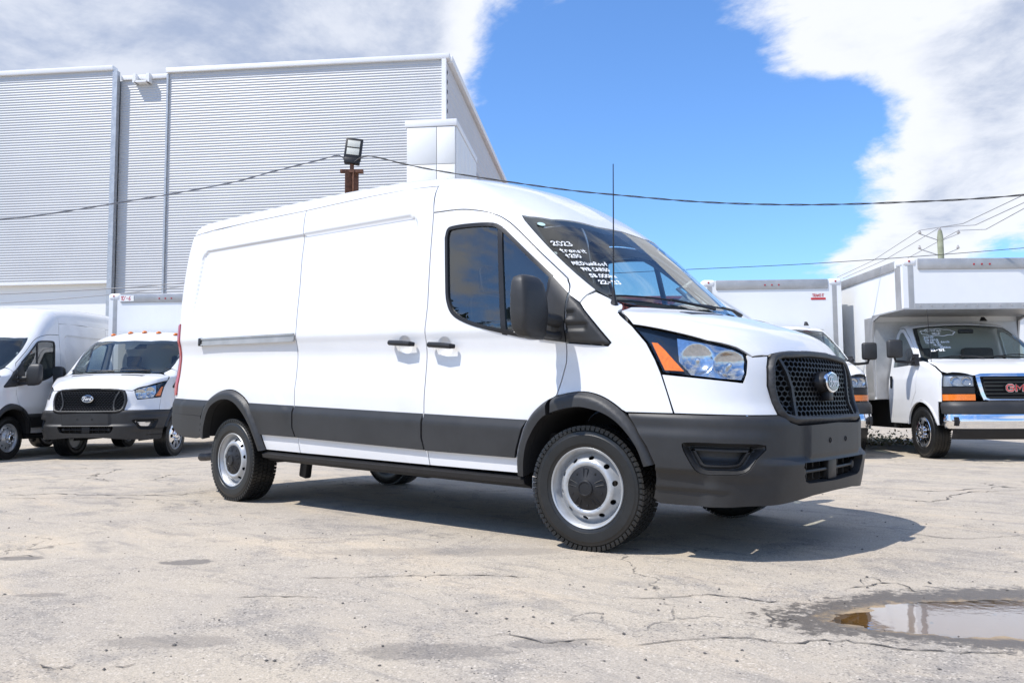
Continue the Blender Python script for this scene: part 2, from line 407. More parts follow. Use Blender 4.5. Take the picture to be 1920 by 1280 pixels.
# ------------------------------------------------------------------ stroke lettering
GL={'0':[[(.3,1),(.08,.8),(.05,.4),(.25,0),(.5,.2),(.55,.7),(.3,1)]],'1':[[(.15,.8),(.3,1),(.28,0)]],'2':[[(.05,.75),(.2,1),(.45,.95),(.5,.7),(.05,.03),(.3,.08),(.6,.0)]],
'3':[[(.08,.9),(.35,1),(.5,.8),(.25,.55),(.52,.35),(.35,.02),(.03,.1)]],'4':[[(.2,1),(.05,.5),(.55,.5)],[(.5,1),(.42,0)]],'5':[[(.55,1),(.15,1),(.1,.6),(.4,.6),(.5,.3),(.3,.0),(.03,.08)]],
'6':[[(.45,1),(.12,.5),(.1,.1),(.35,0),(.5,.25),(.3,.48),(.1,.3)]],'8':[[(.3,.52),(.08,.75),(.28,1),(.5,.78),(.1,.25),(.28,0),(.52,.22),(.3,.52)]],'-':[[(.1,.45),(.5,.48)]],'.':[[(.2,.05),(.26,.0)]],"'":[[(.2,1),(.18,.8)]],
't':[[(.3,1),(.25,.1),(.4,0)],[(.05,.62),(.5,.66)]],'r':[[(.1,.6),(.14,0)],[(.13,.4),(.3,.6),(.45,.55)]],'a':[[(.48,.55),(.2,.6),(.06,.2),(.25,.0),(.45,.5),(.5,.0)]],'n':[[(.08,.6),(.1,0)],[(.1,.4),(.32,.6),(.45,.4),(.46,0)]],
's':[[(.45,.55),(.18,.6),(.15,.38),(.42,.22),(.3,.0),(.05,.06)]],'i':[[(.2,.55),(.22,0)],[(.2,.8),(.22,.84)]],'m':[[(.05,.6),(.08,0)],[(.08,.4),(.25,.6),(.32,0)],[(.32,.4),(.5,.6),(.58,0)]],'u':[[(.05,.6),(.1,.08),(.3,0),(.45,.6),(.48,0)]],
'o':[[(.3,.6),(.07,.35),(.22,0),(.48,.2),(.3,.6)]],'f':[[(.5,.95),(.3,1),(.22,.0)],[(.05,.5),(.45,.52)]],'k':[[(.1,1),(.1,0)],[(.45,.6),(.12,.3),(.5,0)]],'d':[[(.45,.5),(.15,.5),(.1,.08),(.4,.1)],[(.48,1),(.46,0)]],'e':[[(.08,.3),(.45,.36),(.3,.6),(.08,.3),(.2,.0),(.48,.1)]],'c':[[(.45,.5),(.2,.58),(.08,.25),(.25,0),(.48,.08)]],'v':[[(.05,.6),(.25,0),(.48,.6)]],
'M':[[(.03,0),(.1,1),(.3,.3),(.5,1),(.6,0)]],'E':[[(.5,1),(.1,.95),(.1,.03),(.5,0)],[(.1,.52),(.42,.53)]],'D':[[(.1,1),(.1,0),(.4,.1),(.52,.55),(.38,.93),(.05,1)]],'R':[[(.1,0),(.1,1),(.42,.95),(.45,.6),(.12,.5),(.52,0)]],'C':[[(.52,.85),(.3,1),(.06,.5),(.25,0),(.54,.12)]],
'A':[[(.03,0),(.28,1),(.54,0)],[(.12,.38),(.46,.38)]],'G':[[(.52,.85),(.3,1),(.06,.5),(.25,0),(.52,.12),(.52,.45),(.32,.45)]],'O':[[(.3,1),(.06,.5),(.28,0),(.55,.5),(.3,1)]],'S':[[(.5,.9),(.25,1),(.12,.75),(.46,.3),(.3,0),(.05,.1)]],'N':[[(.06,0),(.1,1),(.48,0),(.52,1)]],'U':[[(.06,1),(.1,.15),(.3,0),(.48,.15),(.52,1)]],'F':[[(.1,0),(.12,1),(.52,1)],[(.1,.52),(.42,.54)]],'B':[[(.1,0),(.1,1),(.4,.95),(.4,.58),(.12,.52),(.48,.4),(.42,.05),(.1,0)]],'L':[[(.12,1),(.1,0),(.5,.02)]],'T':[[(.02,1),(.56,1)],[(.29,1),(.28,0)]],'I':[[(.28,1),(.28,0)]],'P':[[(.1,0),(.1,1),(.45,.95),(.48,.6),(.12,.48)]]}
def strokes(text,size,slant=.0,adv=.68,jit=.03,sm=4):
    out=[]; x=0
    for ch in text:
        if ch!=' ':
            for s in GL[ch]:
                p=[(x+(a+slant*b+random.uniform(-jit,jit))*size,(b+random.uniform(-jit,jit))*size) for a,b in s]
                out.append(cr(p,sm) if len(p)>2 else p)
        x+=adv*size*(.55 if ch in "il.' 1I" else (1.1 if ch in 'mM' else 1))
    return out,x
def ribbon(lines,w,P3,vec=False):
    """flat strokes of width w through the mapping P3(u,v)->point"""
    UV=[];Fc=[]
    for ln in lines:
        p=np.array(ln,float); d=np.gradient(p,axis=0); d/=np.linalg.norm(d,axis=1)[:,None]+1e-9
        p[0]-=d[0]*w*.4; p[-1]+=d[-1]*w*.4
        nrm=np.stack([-d[:,1],d[:,0]],-1); A=p+nrm*w/2; B=p-nrm*w/2; n=len(A); k=len(UV)
        UV+=list(A)+list(B); Fc+=[(k+i,k+i+1,k+n+i+1,k+n+i) for i in range(n-1)]
    UV=np.array(UV); V=P3(UV) if vec else [P3(*q) for q in UV]
    m=MB(); m.add(V,Fc); return m
# ------------------------------------------------------------------ the lot: ground, puddle, cracks
def vnoise(x,y,seed=0):
    xi=np.floor(x).astype(int); yi=np.floor(y).astype(int); fx=x-xi; fy=y-yi; fx=fx*fx*(3-2*fx); fy=fy*fy*(3-2*fy)
    def hsh(a,b):
        n=(a*374761393+b*668265263+seed*982451653)&0xffffffff; n=((n^(n>>13))*1274126177)&0xffffffff; return ((n^(n>>16))&0xffff)/65535.0
    a=hsh(xi,yi);b=hsh(xi+1,yi);c=hsh(xi,yi+1);d=hsh(xi+1,yi+1)
    return (a*(1-fx)+b*fx)*(1-fy)+(c*(1-fx)+d*fx)*fy
def sst_(v,a,b):
    t=np.clip((v-a)/(b-a),0,1); return t*t*(3-2*t)
PUD=np.array([2.22,-.98]); PD=np.array([.753,.657])
def gz(x,y):
    z=.006*(vnoise(x*.9,y*.9,3)-.5)+.004*(vnoise(x*3.1,y*3.1,5)-.5)
    near=np.clip(1-np.hypot(x-1.5,y+2)/9,0,1); flat=np.clip((np.maximum(np.abs(x+1.9)-2.6,np.abs(y)-1.15))/.4,0,1)
    z=z*near*flat
    dx=x-PUD[0]; dy=y-PUD[1]; a=(dx*PD[0]+dy*PD[1]); b=(-dx*PD[1]+dy*PD[0])
    q=(a/.86)**2+(b/.30)**2+.55*(vnoise(x*5,y*5,9)-.5)+.35*(vnoise(x*13,y*13,11)-.5)
    z=z-.016*np.clip(1.25-q,0,1)+.0045*(vnoise(x*21,y*21,17)-.5)*np.clip(1.7-q,0,1)+.003*(vnoise(x*43,y*43,19)-.5)*np.clip(1.7-q,0,1)
    z=z-.012*np.clip(1-((x+1.45)/.11)**2-((y+2.57)/.07)**2-1.2*(vnoise(x*14,y*14,2)-.5),0,1)
    z=z-.055*sst_(np.hypot(x+1.5,y),4.6,8.2)
    return z+.0012*(vnoise(x*24,y*24,4)-.5)*near
xs=np.concatenate([[-400,-200,-100,-60,-40,-30],np.arange(-24,-6,.6),np.arange(-6,.8,.07),np.arange(.8,3.3,.02),np.arange(3.3,6,.1),np.arange(6,24,1.0),[30,40,60,100,200,400]])
ys=np.concatenate([[-400,-200,-100,-60,-40,-20],np.arange(-12,-4.6,.3),np.arange(-4.6,-2.2,.04),np.arange(-2.2,-.1,.02),np.arange(-.1,6,.08),np.arange(6,30,.8),[40,60,100,200,400]])
GX,GY=np.meshgrid(xs,ys); GZ=gz(GX,GY); nx,ny=len(xs),len(ys)
idx=np.arange(nx*ny).reshape(ny,nx); q=np.stack([idx[:-1,:-1],idx[:-1,1:],idx[1:,1:],idx[1:,:-1]],-1).reshape(-1,4)
me=D.meshes.new('ground'); me.from_pydata(np.stack([GX,GY,GZ],-1).reshape(-1,3).tolist(),[],q.tolist()); me.polygons.foreach_set('use_smooth',[True]*len(me.polygons))
def asphalt():
    m,nt,b=newmat('old_asphalt'); L=nt.links.new
    geo=nd(nt,'ShaderNodeNewGeometry').outputs['Position']
    fine=noise(nt,geo,150,5,.7); mid=noise(nt,geo,22,7,.7); big=noise(nt,geo,.55,6,.6,.6); big2=noise(nt,geo,1.9,10,.68,.7)
    st3=noise(nt,geo,6.5,10,.74,.5)
    mp=nd(nt,'ShaderNodeMapping'); mp.inputs['Rotation'].default_value=(0,0,-.72); mp.inputs['Scale'].default_value=(.45,1.6,1); L(geo,mp.inputs[0])
    streak=noise(nt,mp.outputs[0],1.3,8,.66,.4); streak2=noise(nt,mp.outputs[0],3.4,9,.7,.5)
    col=mixc(nt,sstep(nt,big,.36,.64),(.385,.338,.280),(.445,.383,.300))
    col=mixc(nt,mth(nt,'MULTIPLY',sstep(nt,streak,.50,.68),.60),col,(.50,.412,.305))
    col=mixc(nt,mth(nt,'MULTIPLY',sstep(nt,streak2,.51,.66),.55),col,(.215,.198,.180))
    col=mixc(nt,mth(nt,'MULTIPLY',sstep(nt,big2,.51,.68),.60),col,(.220,.203,.188))
    col=mixc(nt,mth(nt,'MULTIPLY',sstep(nt,st3,.53,.72),.60),col,(.190,.175,.160))
    col=mixc(nt,mth(nt,'MULTIPLY',sstep(nt,mid,.52,.78),.40),col,(.21,.195,.18))
    vo=nd(nt,'ShaderNodeTexVoronoi'); vo.inputs['Scale'].default_value=130; L(geo,vo.inputs['Vector'])
    spv=nd(nt,'ShaderNodeSeparateColor'); L(vo.outputs['Color'],spv.inputs[0])
    col=mixc(nt,mth(nt,'MULTIPLY',sstep(nt,spv.outputs[0],.80,.95),mth(nt,'MULTIPLY',sstep(nt,big2,.35,.62),.7)),col,(.13,.12,.11))
    col=mixc(nt,mth(nt,'MULTIPLY',sstep(nt,spv.outputs[1],.84,.96),mth(nt,'MULTIPLY',sstep(nt,st3,.35,.65),.7)),col,(.64,.57,.48))
    gr=mth(nt,'ADD',mth(nt,'MULTIPLY',fine,1.5),.27); cg=nd(nt,'ShaderNodeCombineXYZ')
    for k in range(3): L(gr,cg.inputs[k])
    col=mixc(nt,1.0,col,cg.outputs[0],'MULTIPLY')
    # hairline crazing
    wv=nd(nt,'ShaderNodeVectorMath',operation='ADD'); L(geo,wv.inputs[0])
    nv=nd(nt,'ShaderNodeTexNoise'); nv.inputs['Scale'].default_value=2.5; nv.inputs['Detail'].default_value=6; L(geo,nv.inputs['Vector'])
    sv=nd(nt,'ShaderNodeVectorMath',operation='SCALE'); L(nv.outputs['Color'],sv.inputs[0]); sv.inputs['Scale'].default_value=.9; L(sv.outputs[0],wv.inputs[1])
    ve=nd(nt,'ShaderNodeTexVoronoi',feature='DISTANCE_TO_EDGE'); ve.inputs['Scale'].default_value=.55; L(wv.outputs[0],ve.inputs['Vector'])
    crk=mth(nt,'MULTIPLY',sstep(nt,ve.outputs['Distance'],.008,.002),mth(nt,'MULTIPLY',sstep(nt,big,.46,.60),sstep(nt,mid,.40,.56)))
    col=mixc(nt,mth(nt,'MULTIPLY',crk,.7),col,(.09,.085,.08))
    # stains and dampness with outlines of their own
    sp=nd(nt,'ShaderNodeSeparateXYZ'); L(geo,sp.inputs[0])
    def blob(cx,cy,a,bb,ang,edge,amp):
        dx=mth(nt,'SUBTRACT',sp.outputs[0],cx); dy=mth(nt,'SUBTRACT',sp.outputs[1],cy); c,s=math.cos(ang),math.sin(ang)
        u=mth(nt,'DIVIDE',mth(nt,'ADD',mth(nt,'MULTIPLY',dx,c),mth(nt,'MULTIPLY',dy,s)),a); w=mth(nt,'DIVIDE',mth(nt,'SUBTRACT',mth(nt,'MULTIPLY',dy,c),mth(nt,'MULTIPLY',dx,s)),bb)
        r=mth(nt,'SQRT',mth(nt,'ADD',mth(nt,'MULTIPLY',u,u),mth(nt,'MULTIPLY',w,w)))
        r=mth(nt,'ADD',r,mth(nt,'MULTIPLY',mth(nt,'SUBTRACT',mid,.5),amp)); r=mth(nt,'ADD',r,mth(nt,'MULTIPLY',mth(nt,'SUBTRACT',big2,.5),amp*.8)); return sstep(nt,r,1.0,1.0-edge)
    for cx,cy,a,bb,f in ((-1.45,-2.57,.16,.085,.75),(-2.28,-3.12,.16,.07,.7),(-1.24,-3.36,.14,.05,.45),(.70,-2.83,.30,.12,.5),(-.1,-3.35,.30,.10,.4),(-.6,-1.5,.8,.16,.28),(.95,-2.5,.2,.06,.4)):
        col=mixc(nt,mth(nt,'MULTIPLY',blob(cx,cy,a,bb,.72,.35,1.6),f),col,(.125,.115,.108))
    wet=blob(PUD[0],PUD[1],1.12,.50,.717,.16,1.0)
    col=mixc(nt,mth(nt,'MULTIPLY',wet,.86),col,(.085,.074,.064))
    silt=blob(PUD[0],PUD[1],.92,.33,.717,.2,.5)
    col=mixc(nt,mth(nt,'MULTIPLY',silt,.8),col,(.42,.30,.17))
    L(col,b.inputs['Base Color'])
    L(mth(nt,'SUBTRACT',.92,mth(nt,'MULTIPLY',wet,.5)),b.inputs['Roughness']); b.inputs['Specular IOR Level'].default_value=.3
    bn=nd(nt,'ShaderNodeBump'); bn.inputs['Strength'].default_value=.9; bn.inputs['Distance'].default_value=.008
    hgt=mth(nt,'ADD',mth(nt,'MULTIPLY',fine,.35),mth(nt,'MULTIPLY',mid,.8)); hgt=mth(nt,'SUBTRACT',hgt,mth(nt,'MULTIPLY',crk,.8))
    L(hgt,bn.inputs['Height']); L(bn.outputs[0],b.inputs['Normal']); return m
ground=link('ground',me,asphalt()); ground['kind']='structure'
def puddle():
    m,nt,b=newmat('puddle_water'); L=nt.links.new; nt.nodes.remove(b)
    tr=nd(nt,'ShaderNodeBsdfTransparent'); tr.inputs[0].default_value=(.86,.76,.58,1)
    gl=nd(nt,'ShaderNodeBsdfGlossy'); gl.inputs['Roughness'].default_value=.015
    fr=nd(nt,'ShaderNodeFresnel'); fr.inputs[0].default_value=1.33
    geo=nd(nt,'ShaderNodeNewGeometry').outputs['Position']; bn=nd(nt,'ShaderNodeBump'); bn.inputs['Strength'].default_value=.03; bn.inputs['Distance'].default_value=.01
    L(noise(nt,geo,16,3),bn.inputs['Height']); L(bn.outputs[0],gl.inputs['Normal'])
    mx=nd(nt,'ShaderNodeMixShader'); L(mth(nt,'MULTIPLY',fr.outputs[0],2.7,clamp=True),mx.inputs[0]); L(tr.outputs[0],mx.inputs[1]); L(gl.outputs[0],mx.inputs[2]); L(mx.outputs[0],nt.nodes['Material Output'].inputs[0])
    V=[(PUD[0]+PD[0]*a*1.3-PD[1]*b_*.62,PUD[1]+PD[1]*a*1.3+PD[0]*b_*.62,-.0055) for a,b_ in [(math.cos(t),math.sin(t)) for t in np.linspace(0,2*math.pi,40,endpoint=False)]]
    o=link('puddle',mesh('puddle',V,[tuple(range(40))]),m); o['kind']='structure'
puddle()
CRACKS=[[(1.2,-2.34),(1.32,-2.14),(1.46,-2.0),(1.59,-1.96),(1.66,-1.85),(1.76,-1.8),(1.92,-1.77),(2.07,-1.69),(2.21,-1.6)],[(.81,-1.76),(.98,-1.57),(1.04,-1.49),(1.19,-1.45),(1.3,-1.43),(1.39,-1.36)],[(1.35,-1.62),(1.4,-1.68),(1.44,-1.71),(1.47,-1.65),(1.5,-1.62)],[(1.46,-1.84),(1.44,-1.75),(1.44,-1.7)],[(1.46,-1.0),(1.51,-.86),(1.53,-.78),(1.61,-.74),(1.69,-.85),(1.75,-.85),(1.88,-.85)],[(1.53,-.78),(1.47,-.66)],[(1.49,-.87),(1.43,-.76)],[(-9.64,-.93),(-9.53,-.16),(-8.8,.14),(-8.17,-.04),(-7.7,-.48),(-7.78,-1.17),(-7.86,-1.47)],[(-8.15,-.23),(-7.27,-.69),(-6.44,-.86)],[(-6.08,-.65),(-6.58,-.16),(-6.69,.02),(-6.19,.22)],[(-5.83,-2.1),(-5.49,-1.67),(-4.84,-1.32),(-4.49,-.78)],[(-5.54,-2.19),(-5.05,-1.71),(-4.35,-1.31)],[(-.52,-2.84),(-.39,-2.71),(-.22,-2.61)],[(-.82,6.2),(-.02,6.27),(.89,6.57)],[(.54,2.59),(.9,2.64),(.92,3.4),(1.3,4.08)],[(.86,4.55),(1.09,4.28),(1.27,4.24)],[(-2.34,-3.18),(-2.34,-3.08),(-2.2,-3.0)],[(-.63,-2.44),(-.38,-2.19),(-.09,-1.89),(.23,-1.7)],[(-.18,-3.76),(-.09,-3.73),(-.06,-3.68)],[(.03,-3.61),(.07,-3.54)],[(.72,-2.6),(.78,-2.5),(.94,-2.51),(1.0,-2.4),(1.14,-2.33)],[(1.21,.79),(1.51,.77),(1.78,1.15)],[(-.25,2.48),(.04,3.28),(.72,3.51),(1.17,4.34)]]
crm=simple('crack_dirt',(.13,.115,.10),.95,var=.4,vscale=30)
for c in CRACKS:
    L_=sum(math.dist(a,b) for a,b in zip(c,c[1:])); far=math.dist(c[0],(2.8,-4.8)); k=max(4,int(L_/len(c)/.025)) if far<6 else 10
    p=np.array(cr(c,min(k,14))); p+=rng.normal(0,.008 if far<6 else .03,p.shape); n=len(p)
    w=(.0018+.0065*rng.random(n)**3)*(1 if far<6 else 1.7)*np.minimum(1,np.minimum(np.arange(n),np.arange(n)[::-1])/3+.15)
    d=np.gradient(p,axis=0); d/=np.linalg.norm(d,axis=1)[:,None]+1e-9; nn=np.stack([-d[:,1],d[:,0]],-1)
    A=p+nn*w[:,None]; B=p-nn*w[:,None]; V=[(x,y,z+.0035) for (x,y),z in zip(np.concatenate([A,B]),gz(*np.concatenate([A,B]).T))]
    link('crack',mesh('crack',V,[(i,n+i,n+i+1,i+1) for i in range(n-1)]),crm,ground)
# loose grit
def pebbles():
    V=[];Fc=[]; N=900
    for i in range(N):
        t=rng.random()**1.6*7+2.0; a=yaw+(rng.random()-.5)*1.25; x=CP[0]+t*math.cos(a); y=CP[1]+t*math.sin(a)
        if -4.3<x<.5 and -1.3<y<1.3: continue
        r=.003+.007*rng.random()**3; z=float(gz(np.array([x]),np.array([y]))[0])
        b=[Vector(p) for p in((1,0,0),(-1,0,0),(0,1,0),(0,-1,0),(0,0,.8),(0,0,-.5))]; k=len(V); s=rng.uniform(.6,1.3,6); an=rng.random()*6.28
        for q,sc_ in zip(b,s): V.append((x+(q.x*math.cos(an)-q.y*math.sin(an))*r*sc_,y+(q.x*math.sin(an)+q.y*math.cos(an))*r*sc_,z+r*.3+q.z*r*sc_*.7))
        Fc+=[(k+u,k+v,k+w) for u,v,w in((0,2,4),(2,1,4),(1,3,4),(3,0,4),(2,0,5),(1,2,5),(3,1,5),(0,3,5))]
    o=link('gravel',mesh('gravel',V,Fc),simple('grit',(.17,.155,.14),.9,var=.6,vscale=4)); o['kind']='stuff'; o['label']='loose grit scattered over the worn asphalt'
pebbles()
# ------------------------------------------------------------------ corrugated warehouse
BC=np.array([-14.63,12.26]); BD=np.array([.82115,.57071]); BN=np.array([.57071,-.82115])
wh=thing('warehouse','tall silver warehouse clad in horizontal corrugated metal sheeting','warehouse',(BC[0],BC[1],0),math.atan2(BD[1],BD[0]))
# local: x along the front to the right (left is negative), -y towards the lot, z up
def siding_mat(name,col,rough,metal):
    m=simple(name,col,rough,metal=metal,var=.06,vscale=.6,rvar=.05); return m
sidm=siding_mat('corrugated_sheet',(.52,.525,.53),.48,.15); sidm2=siding_mat('corrugated_sheet_side',(.55,.53,.52),.5,.1)
capm=simple('white_coping',(.80,.80,.80),.5,var=.05,vscale=1); panm=simple('white_wall_panel',(.80,.80,.78),.55,var=.03,vscale=.5)
def corr(name,x0,x1,z0,z1,y,pitch,amp,mat,parent,axis='x',slope=0.):
    n=int((z1-z0)/pitch); prof=[]
    for i in range(n):
        zb=z0+i*pitch
        for t,d in ((0,0),(.14,-amp*.15),(.36,-amp*.85),(.5,-amp),(.64,-amp*.85),(.86,-amp*.15)): prof.append((zb+t*pitch,d))
    prof.append((z0+n*pitch,0)); prof.append((z1,0))
    V=[];k=len(prof)
    for x in (x0,x1):
        for z,d in prof: V.append((x,y+d,z) if axis=='x' else (y-d,x,z))
    return link(name,mesh(name,V,[(i,k+i,k+i+1,i+1) for i in range(k-1)],60),mat,parent)
corr('front_cladding',-8.82,-.12,2.5,11.14,0,.082,.013,sidm,wh); corr('front_cladding',-10.5,-8.86,2.5,11.02,.12,.082,.013,sidm,wh); corr('front_cladding',-26,-10.66,4.66,11.3,-.05,.082,.013,sidm,wh)
corr('side_cladding',0.06,30,1,11.1,0,.30,.03,sidm2,wh,'y')
sd_=MB(); sd_.box((-13,15.3,5.6),(25.9,30,11.0)); sd_.obj('building_core',simple('core_grey',(.35,.36,.37),.8),wh)
for nm,c,d in (('coping',(-4.4,.06,11.22),(9.0,.30,.15)),('coping',(-18.3,.02,11.38),(15.3,.30,.15)),('coping',(-9.68,.2,11.10),(1.56,.30,.14)),('coping',(.03,15.2,11.24),(.22,29.9,.22))): MB().box(c,d,bev=.01).obj(nm,capm,wh)
m=MB(); m.box((-9.95,.06,11.02),(.10,.30,.28)); m.box((-9.50,.06,11.02),(.10,.30,.28)); m.box((-9.72,.06,10.91),(.45,.30,.06)); m.obj('scupper',capm,wh)
for nm,x,y,w,z0,z1 in (('corner_trim',-.06,-.03,.13,1,11.12),('joint_trim',-8.85,.02,.06,2.5,11.1),('joint_trim',-10.58,-.02,.16,2.5,11.28)): MB().box((x,y,(z0+z1)/2),(w,.16,z1-z0)).obj(nm,galv if nm!='corner_trim' else capm,wh)
MB().box((-18.3,.06,4.60),(15.3,.28,.10)).obj('soffit_trim',capm,wh); MB().box((-18.3,.24,2.3),(15.3,.2,4.6)).obj('lower_wall',panm,wh)
for z in (9.2,6.0): MB().box((.075,15,z),(.012,29.6,.03)).obj('sheet_joint',galv,wh)
# white panelled corner block
an=MB(); an.box((-.26,.9,4.45),(1.42,3.8,8.86)); an=an.obj('corner_block',simple('panel_joint',(.5,.5,.5),.7),wh)
for (x0,x1) in ((-.96,-.10),(-.08,.445)):
    z=8.72
    for hgt in (1.10,1.5,1.5,1.5,1.5,1.4): MB().box(((x0+x1)/2,-1.01,z-hgt/2),(x1-x0,.05,hgt-.022),bev=.006).obj('wall_panel',panm,an); z-=hgt
for k in range(5):
    z=8.72
    for hgt in (2.6,2.6,3.2): MB().box((.462,-.62+k*.75,z-hgt/2),(.05,.735,hgt-.02),bev=.006).obj('wall_panel',panm,an); z-=hgt
MB().box((-.26,.9,8.83),(1.52,3.9,.20),bev=.01).obj('coping',capm,an)
# red shed and pale building far behind
rs=thing('metal_shed','red corrugated metal shed visible through the glass of the cargo van','shed',(-13.35,23.45,0),math.atan2(.657,.754))
rm=simple('red_sheet',(.40,.10,.09),.6,var=.15,vscale=1); m=MB(); m.box((-1.5,2.5,2.4),(4.2,4,4.8)); m.obj('wall',rm,rs)
m=MB()
for k in range(28): m.box((-3.5+k*.15,.47,2.35),(.07,.05,4.68))
m.obj('sheet_rib',rm,rs); MB().box((-1.5,2.5,4.86),(4.4,4.2,.10)).obj('roof',rm,rs)
lb=thing('low_building','pale flat-roofed building behind the box truck with red front lettering','building',(-1.5,39.5,0),math.atan2(.657,.754)); MB().box((0,3,2.2),(14,6,4.4)).obj('wall',panm,lb); MB().box((0,3,4.46),(14.2,6.2,.16)).obj('roof_edge',capm,lb)
# ------------------------------------------------------------------ poles and cables
pl=thing('light_pole','rusty steel post with a square floodlight in front of the warehouse','lamp post',(-9.84,5.02,0),math.atan2(-.754,.657)+R_(4))
m=MB(); m.box((0,0,2.65),(.16,.012,5.3)); m.box((0,.075,2.65),(.012,.14,5.3)); m.box((0,-.075,2.65),(.012,.14,5.3)); m.obj('post',rust,pl,30).rotation_euler=(0,0,.6)
MB().box((0,0,5.28),(.10,.44,.06)).obj('bracket',rust,pl); MB().tube([(0,0,5.28),(0,0,5.48)],.04,10).obj('stem',rust,pl)
fl=D.objects.new('floodlight',None); C.objects.link(fl); fl.parent=pl; fl.location=(.03,0,5.46); fl.rotation_euler=(R_(-6),R_(-8),0)
MB().box((0,0,.25),(.07,.33,.46),bev=.012).obj('lamp_body',plastic2,fl); MB().box((-.02,0,.02),(.12,.30,.12),bev=.02).obj('driver_box',plastic2,fl)
for z in (.20,.36): MB().box((.036,0,z),(.014,.24,.135),bev=.004).obj('lamp_glass',simple('led_glass',(.62,.62,.55),.3,var=.1,vscale=60),fl)
cabm=simple('cable_black',(.02,.02,.022),.6); cabg=simple('cable_grey',(.22,.22,.23),.6)
def cable(pts,r,mat,label,twist=True,n=60):
    p=np.array(cr([tuple(q) for q in pts],max(2,n//len(pts)))); m=MB()
    if twist:
        L=np.concatenate([[0],np.cumsum(np.linalg.norm(np.diff(p,axis=0),axis=1))]); ss=np.arange(0,L[-1],.09); p=np.stack([np.interp(ss,L,p[:,k]) for k in range(3)],-1)
        for ph in (0,math.pi):
            m.tube([q+np.array([.55,.45,0])*r*math.cos(s*7+ph)+np.array([0,0,1])*r*math.sin(s*7+ph) for q,s in zip(p,ss)],r*.85,5)
    else: m.tube(p,r,5)
    o=m.obj('overhead_cable',mat,None,60); tag(o,label,'cable'); return o
cable([(-9.80,4.98,5.42),(-9.53,5.16,5.55),(-8.84,5.5,5.33),(-8.24,5.79,5.15),(-7.15,6.31,4.87),(-6.03,6.82,4.6),(-5.18,7.19,4.43),(-3.81,7.76,4.18),(-2.38,8.31,4.0),(-.89,8.81,3.89),(.61,9.25,3.83),(3.2,10.0,3.88)],.009,cabm,'black twisted cable running from the floodlight post out over the box trucks')
cable([(-9.86,5.0,5.42),(-9.94,4.79,5.56),(-10.1,4.47,5.44),(-10.49,3.68,5.12),(-10.85,2.92,4.8),(-11.53,1.32,4.28),(-12.09,-.3,3.81),(-12.8,-2.6,3.4)],.009,cabg,'grey twisted cable running from the floodlight post across the corrugated wall')
cable([(-8.37,11.76,3.9),(-7.0,12.95,3.98),(-4.37,15.23,4.13),(-.85,18.26,4.45),(3,21.6,4.9)],.008,cabm,'straight thin cable passing just above the truck boxes',False)
cable([(-25,0,3.6),(-21.82,2.72,3.75),(-19.56,4.67,3.88),(-18.11,5.92,4.02),(-15.5,8.2,4.4)],.014,cabg,'upper thin cable crossing below the corrugated wall',False); cable([(-25,0,3.3),(-21.83,2.73,3.51),(-19.68,4.59,3.71),(-17.5,6.4,4.0)],.010,cabg,'lower thin cable crossing below the corrugated wall',False)
up=thing('utility_pole','weathered greenish wooden utility pole with insulators on thin arms','utility pole',(-12.72,60.4,0))
MB().tube([(0,0,0),(0,0,6),(0,0,12.5),(0,0,12.95)],[.26,.24,.21,.14],12).obj('pole',simple('weathered_wood',(.34,.36,.25),.9,var=.35,vscale=2),up)
for (ex,ey,ez,z0) in ((-1.1,-1.0,12.72,12.2),(1.03,.85,12.72,12.2),(-1.15,-1.0,11.62,11.1),(.95,.85,11.62,11.1)):
    a=MB().tube([(0,0,z0),(ex,ey,ez)],.035,6).obj('arm',galv,up); MB().lathe([(ez,.06),(ez+.05,.14),(ez+.09,.05),(ez+.13,.12),(ez+.18,.05),(ez+.26,.07),(ez+.28,0)],10,'z',(ex,ey,0)).obj('insulator',simple('porcelain',(.5,.48,.48),.3),up)
MB().lathe([(12.95,.05),(13.02,.13),(13.08,.05),(13.13,.11),(13.2,.03)],10,'z').obj('insulator',MATS['porcelain'],up)
FW=[[(-4.73,43.51,11.11),(-13.81,59.35,12.97),(-25.58,75.74,12.53)],[(-4.75,43.53,10.71),(-12.66,60.33,13.19),(-25.19,76.08,12.42)],[(-4.77,43.54,10.41),(-11.68,61.21,12.95),(-24.41,77.4,12.3)]]
for k,w in enumerate(FW):
    a=np.array(w[0]); b=np.array(w[1]); c=np.array(w[2]); pts=[a+(a-b)*.8]+[a+(b-a)*t-np.array([0,0,.5*math.sin(math.pi*t)]) for t in (0,.5,1)]+[b+(c-b)*t-np.array([0,0,.3*math.sin(math.pi*t)]) for t in (.5,1)]
    o=MB().tube(pts,.022,5).obj('power_line',cabg,None,60); tag(o,('thin power line tied to the short-arm insulator facing the warehouse','thin power line tied to the insulator on the very top of the utility pole','thin power line tied to the arm insulator facing away from the warehouse')[k],'power line','power lines on the utility pole')
lampref=simple('lamp_reflector',(.62,.64,.66),.12,metal=1,var=.2,vscale=50)
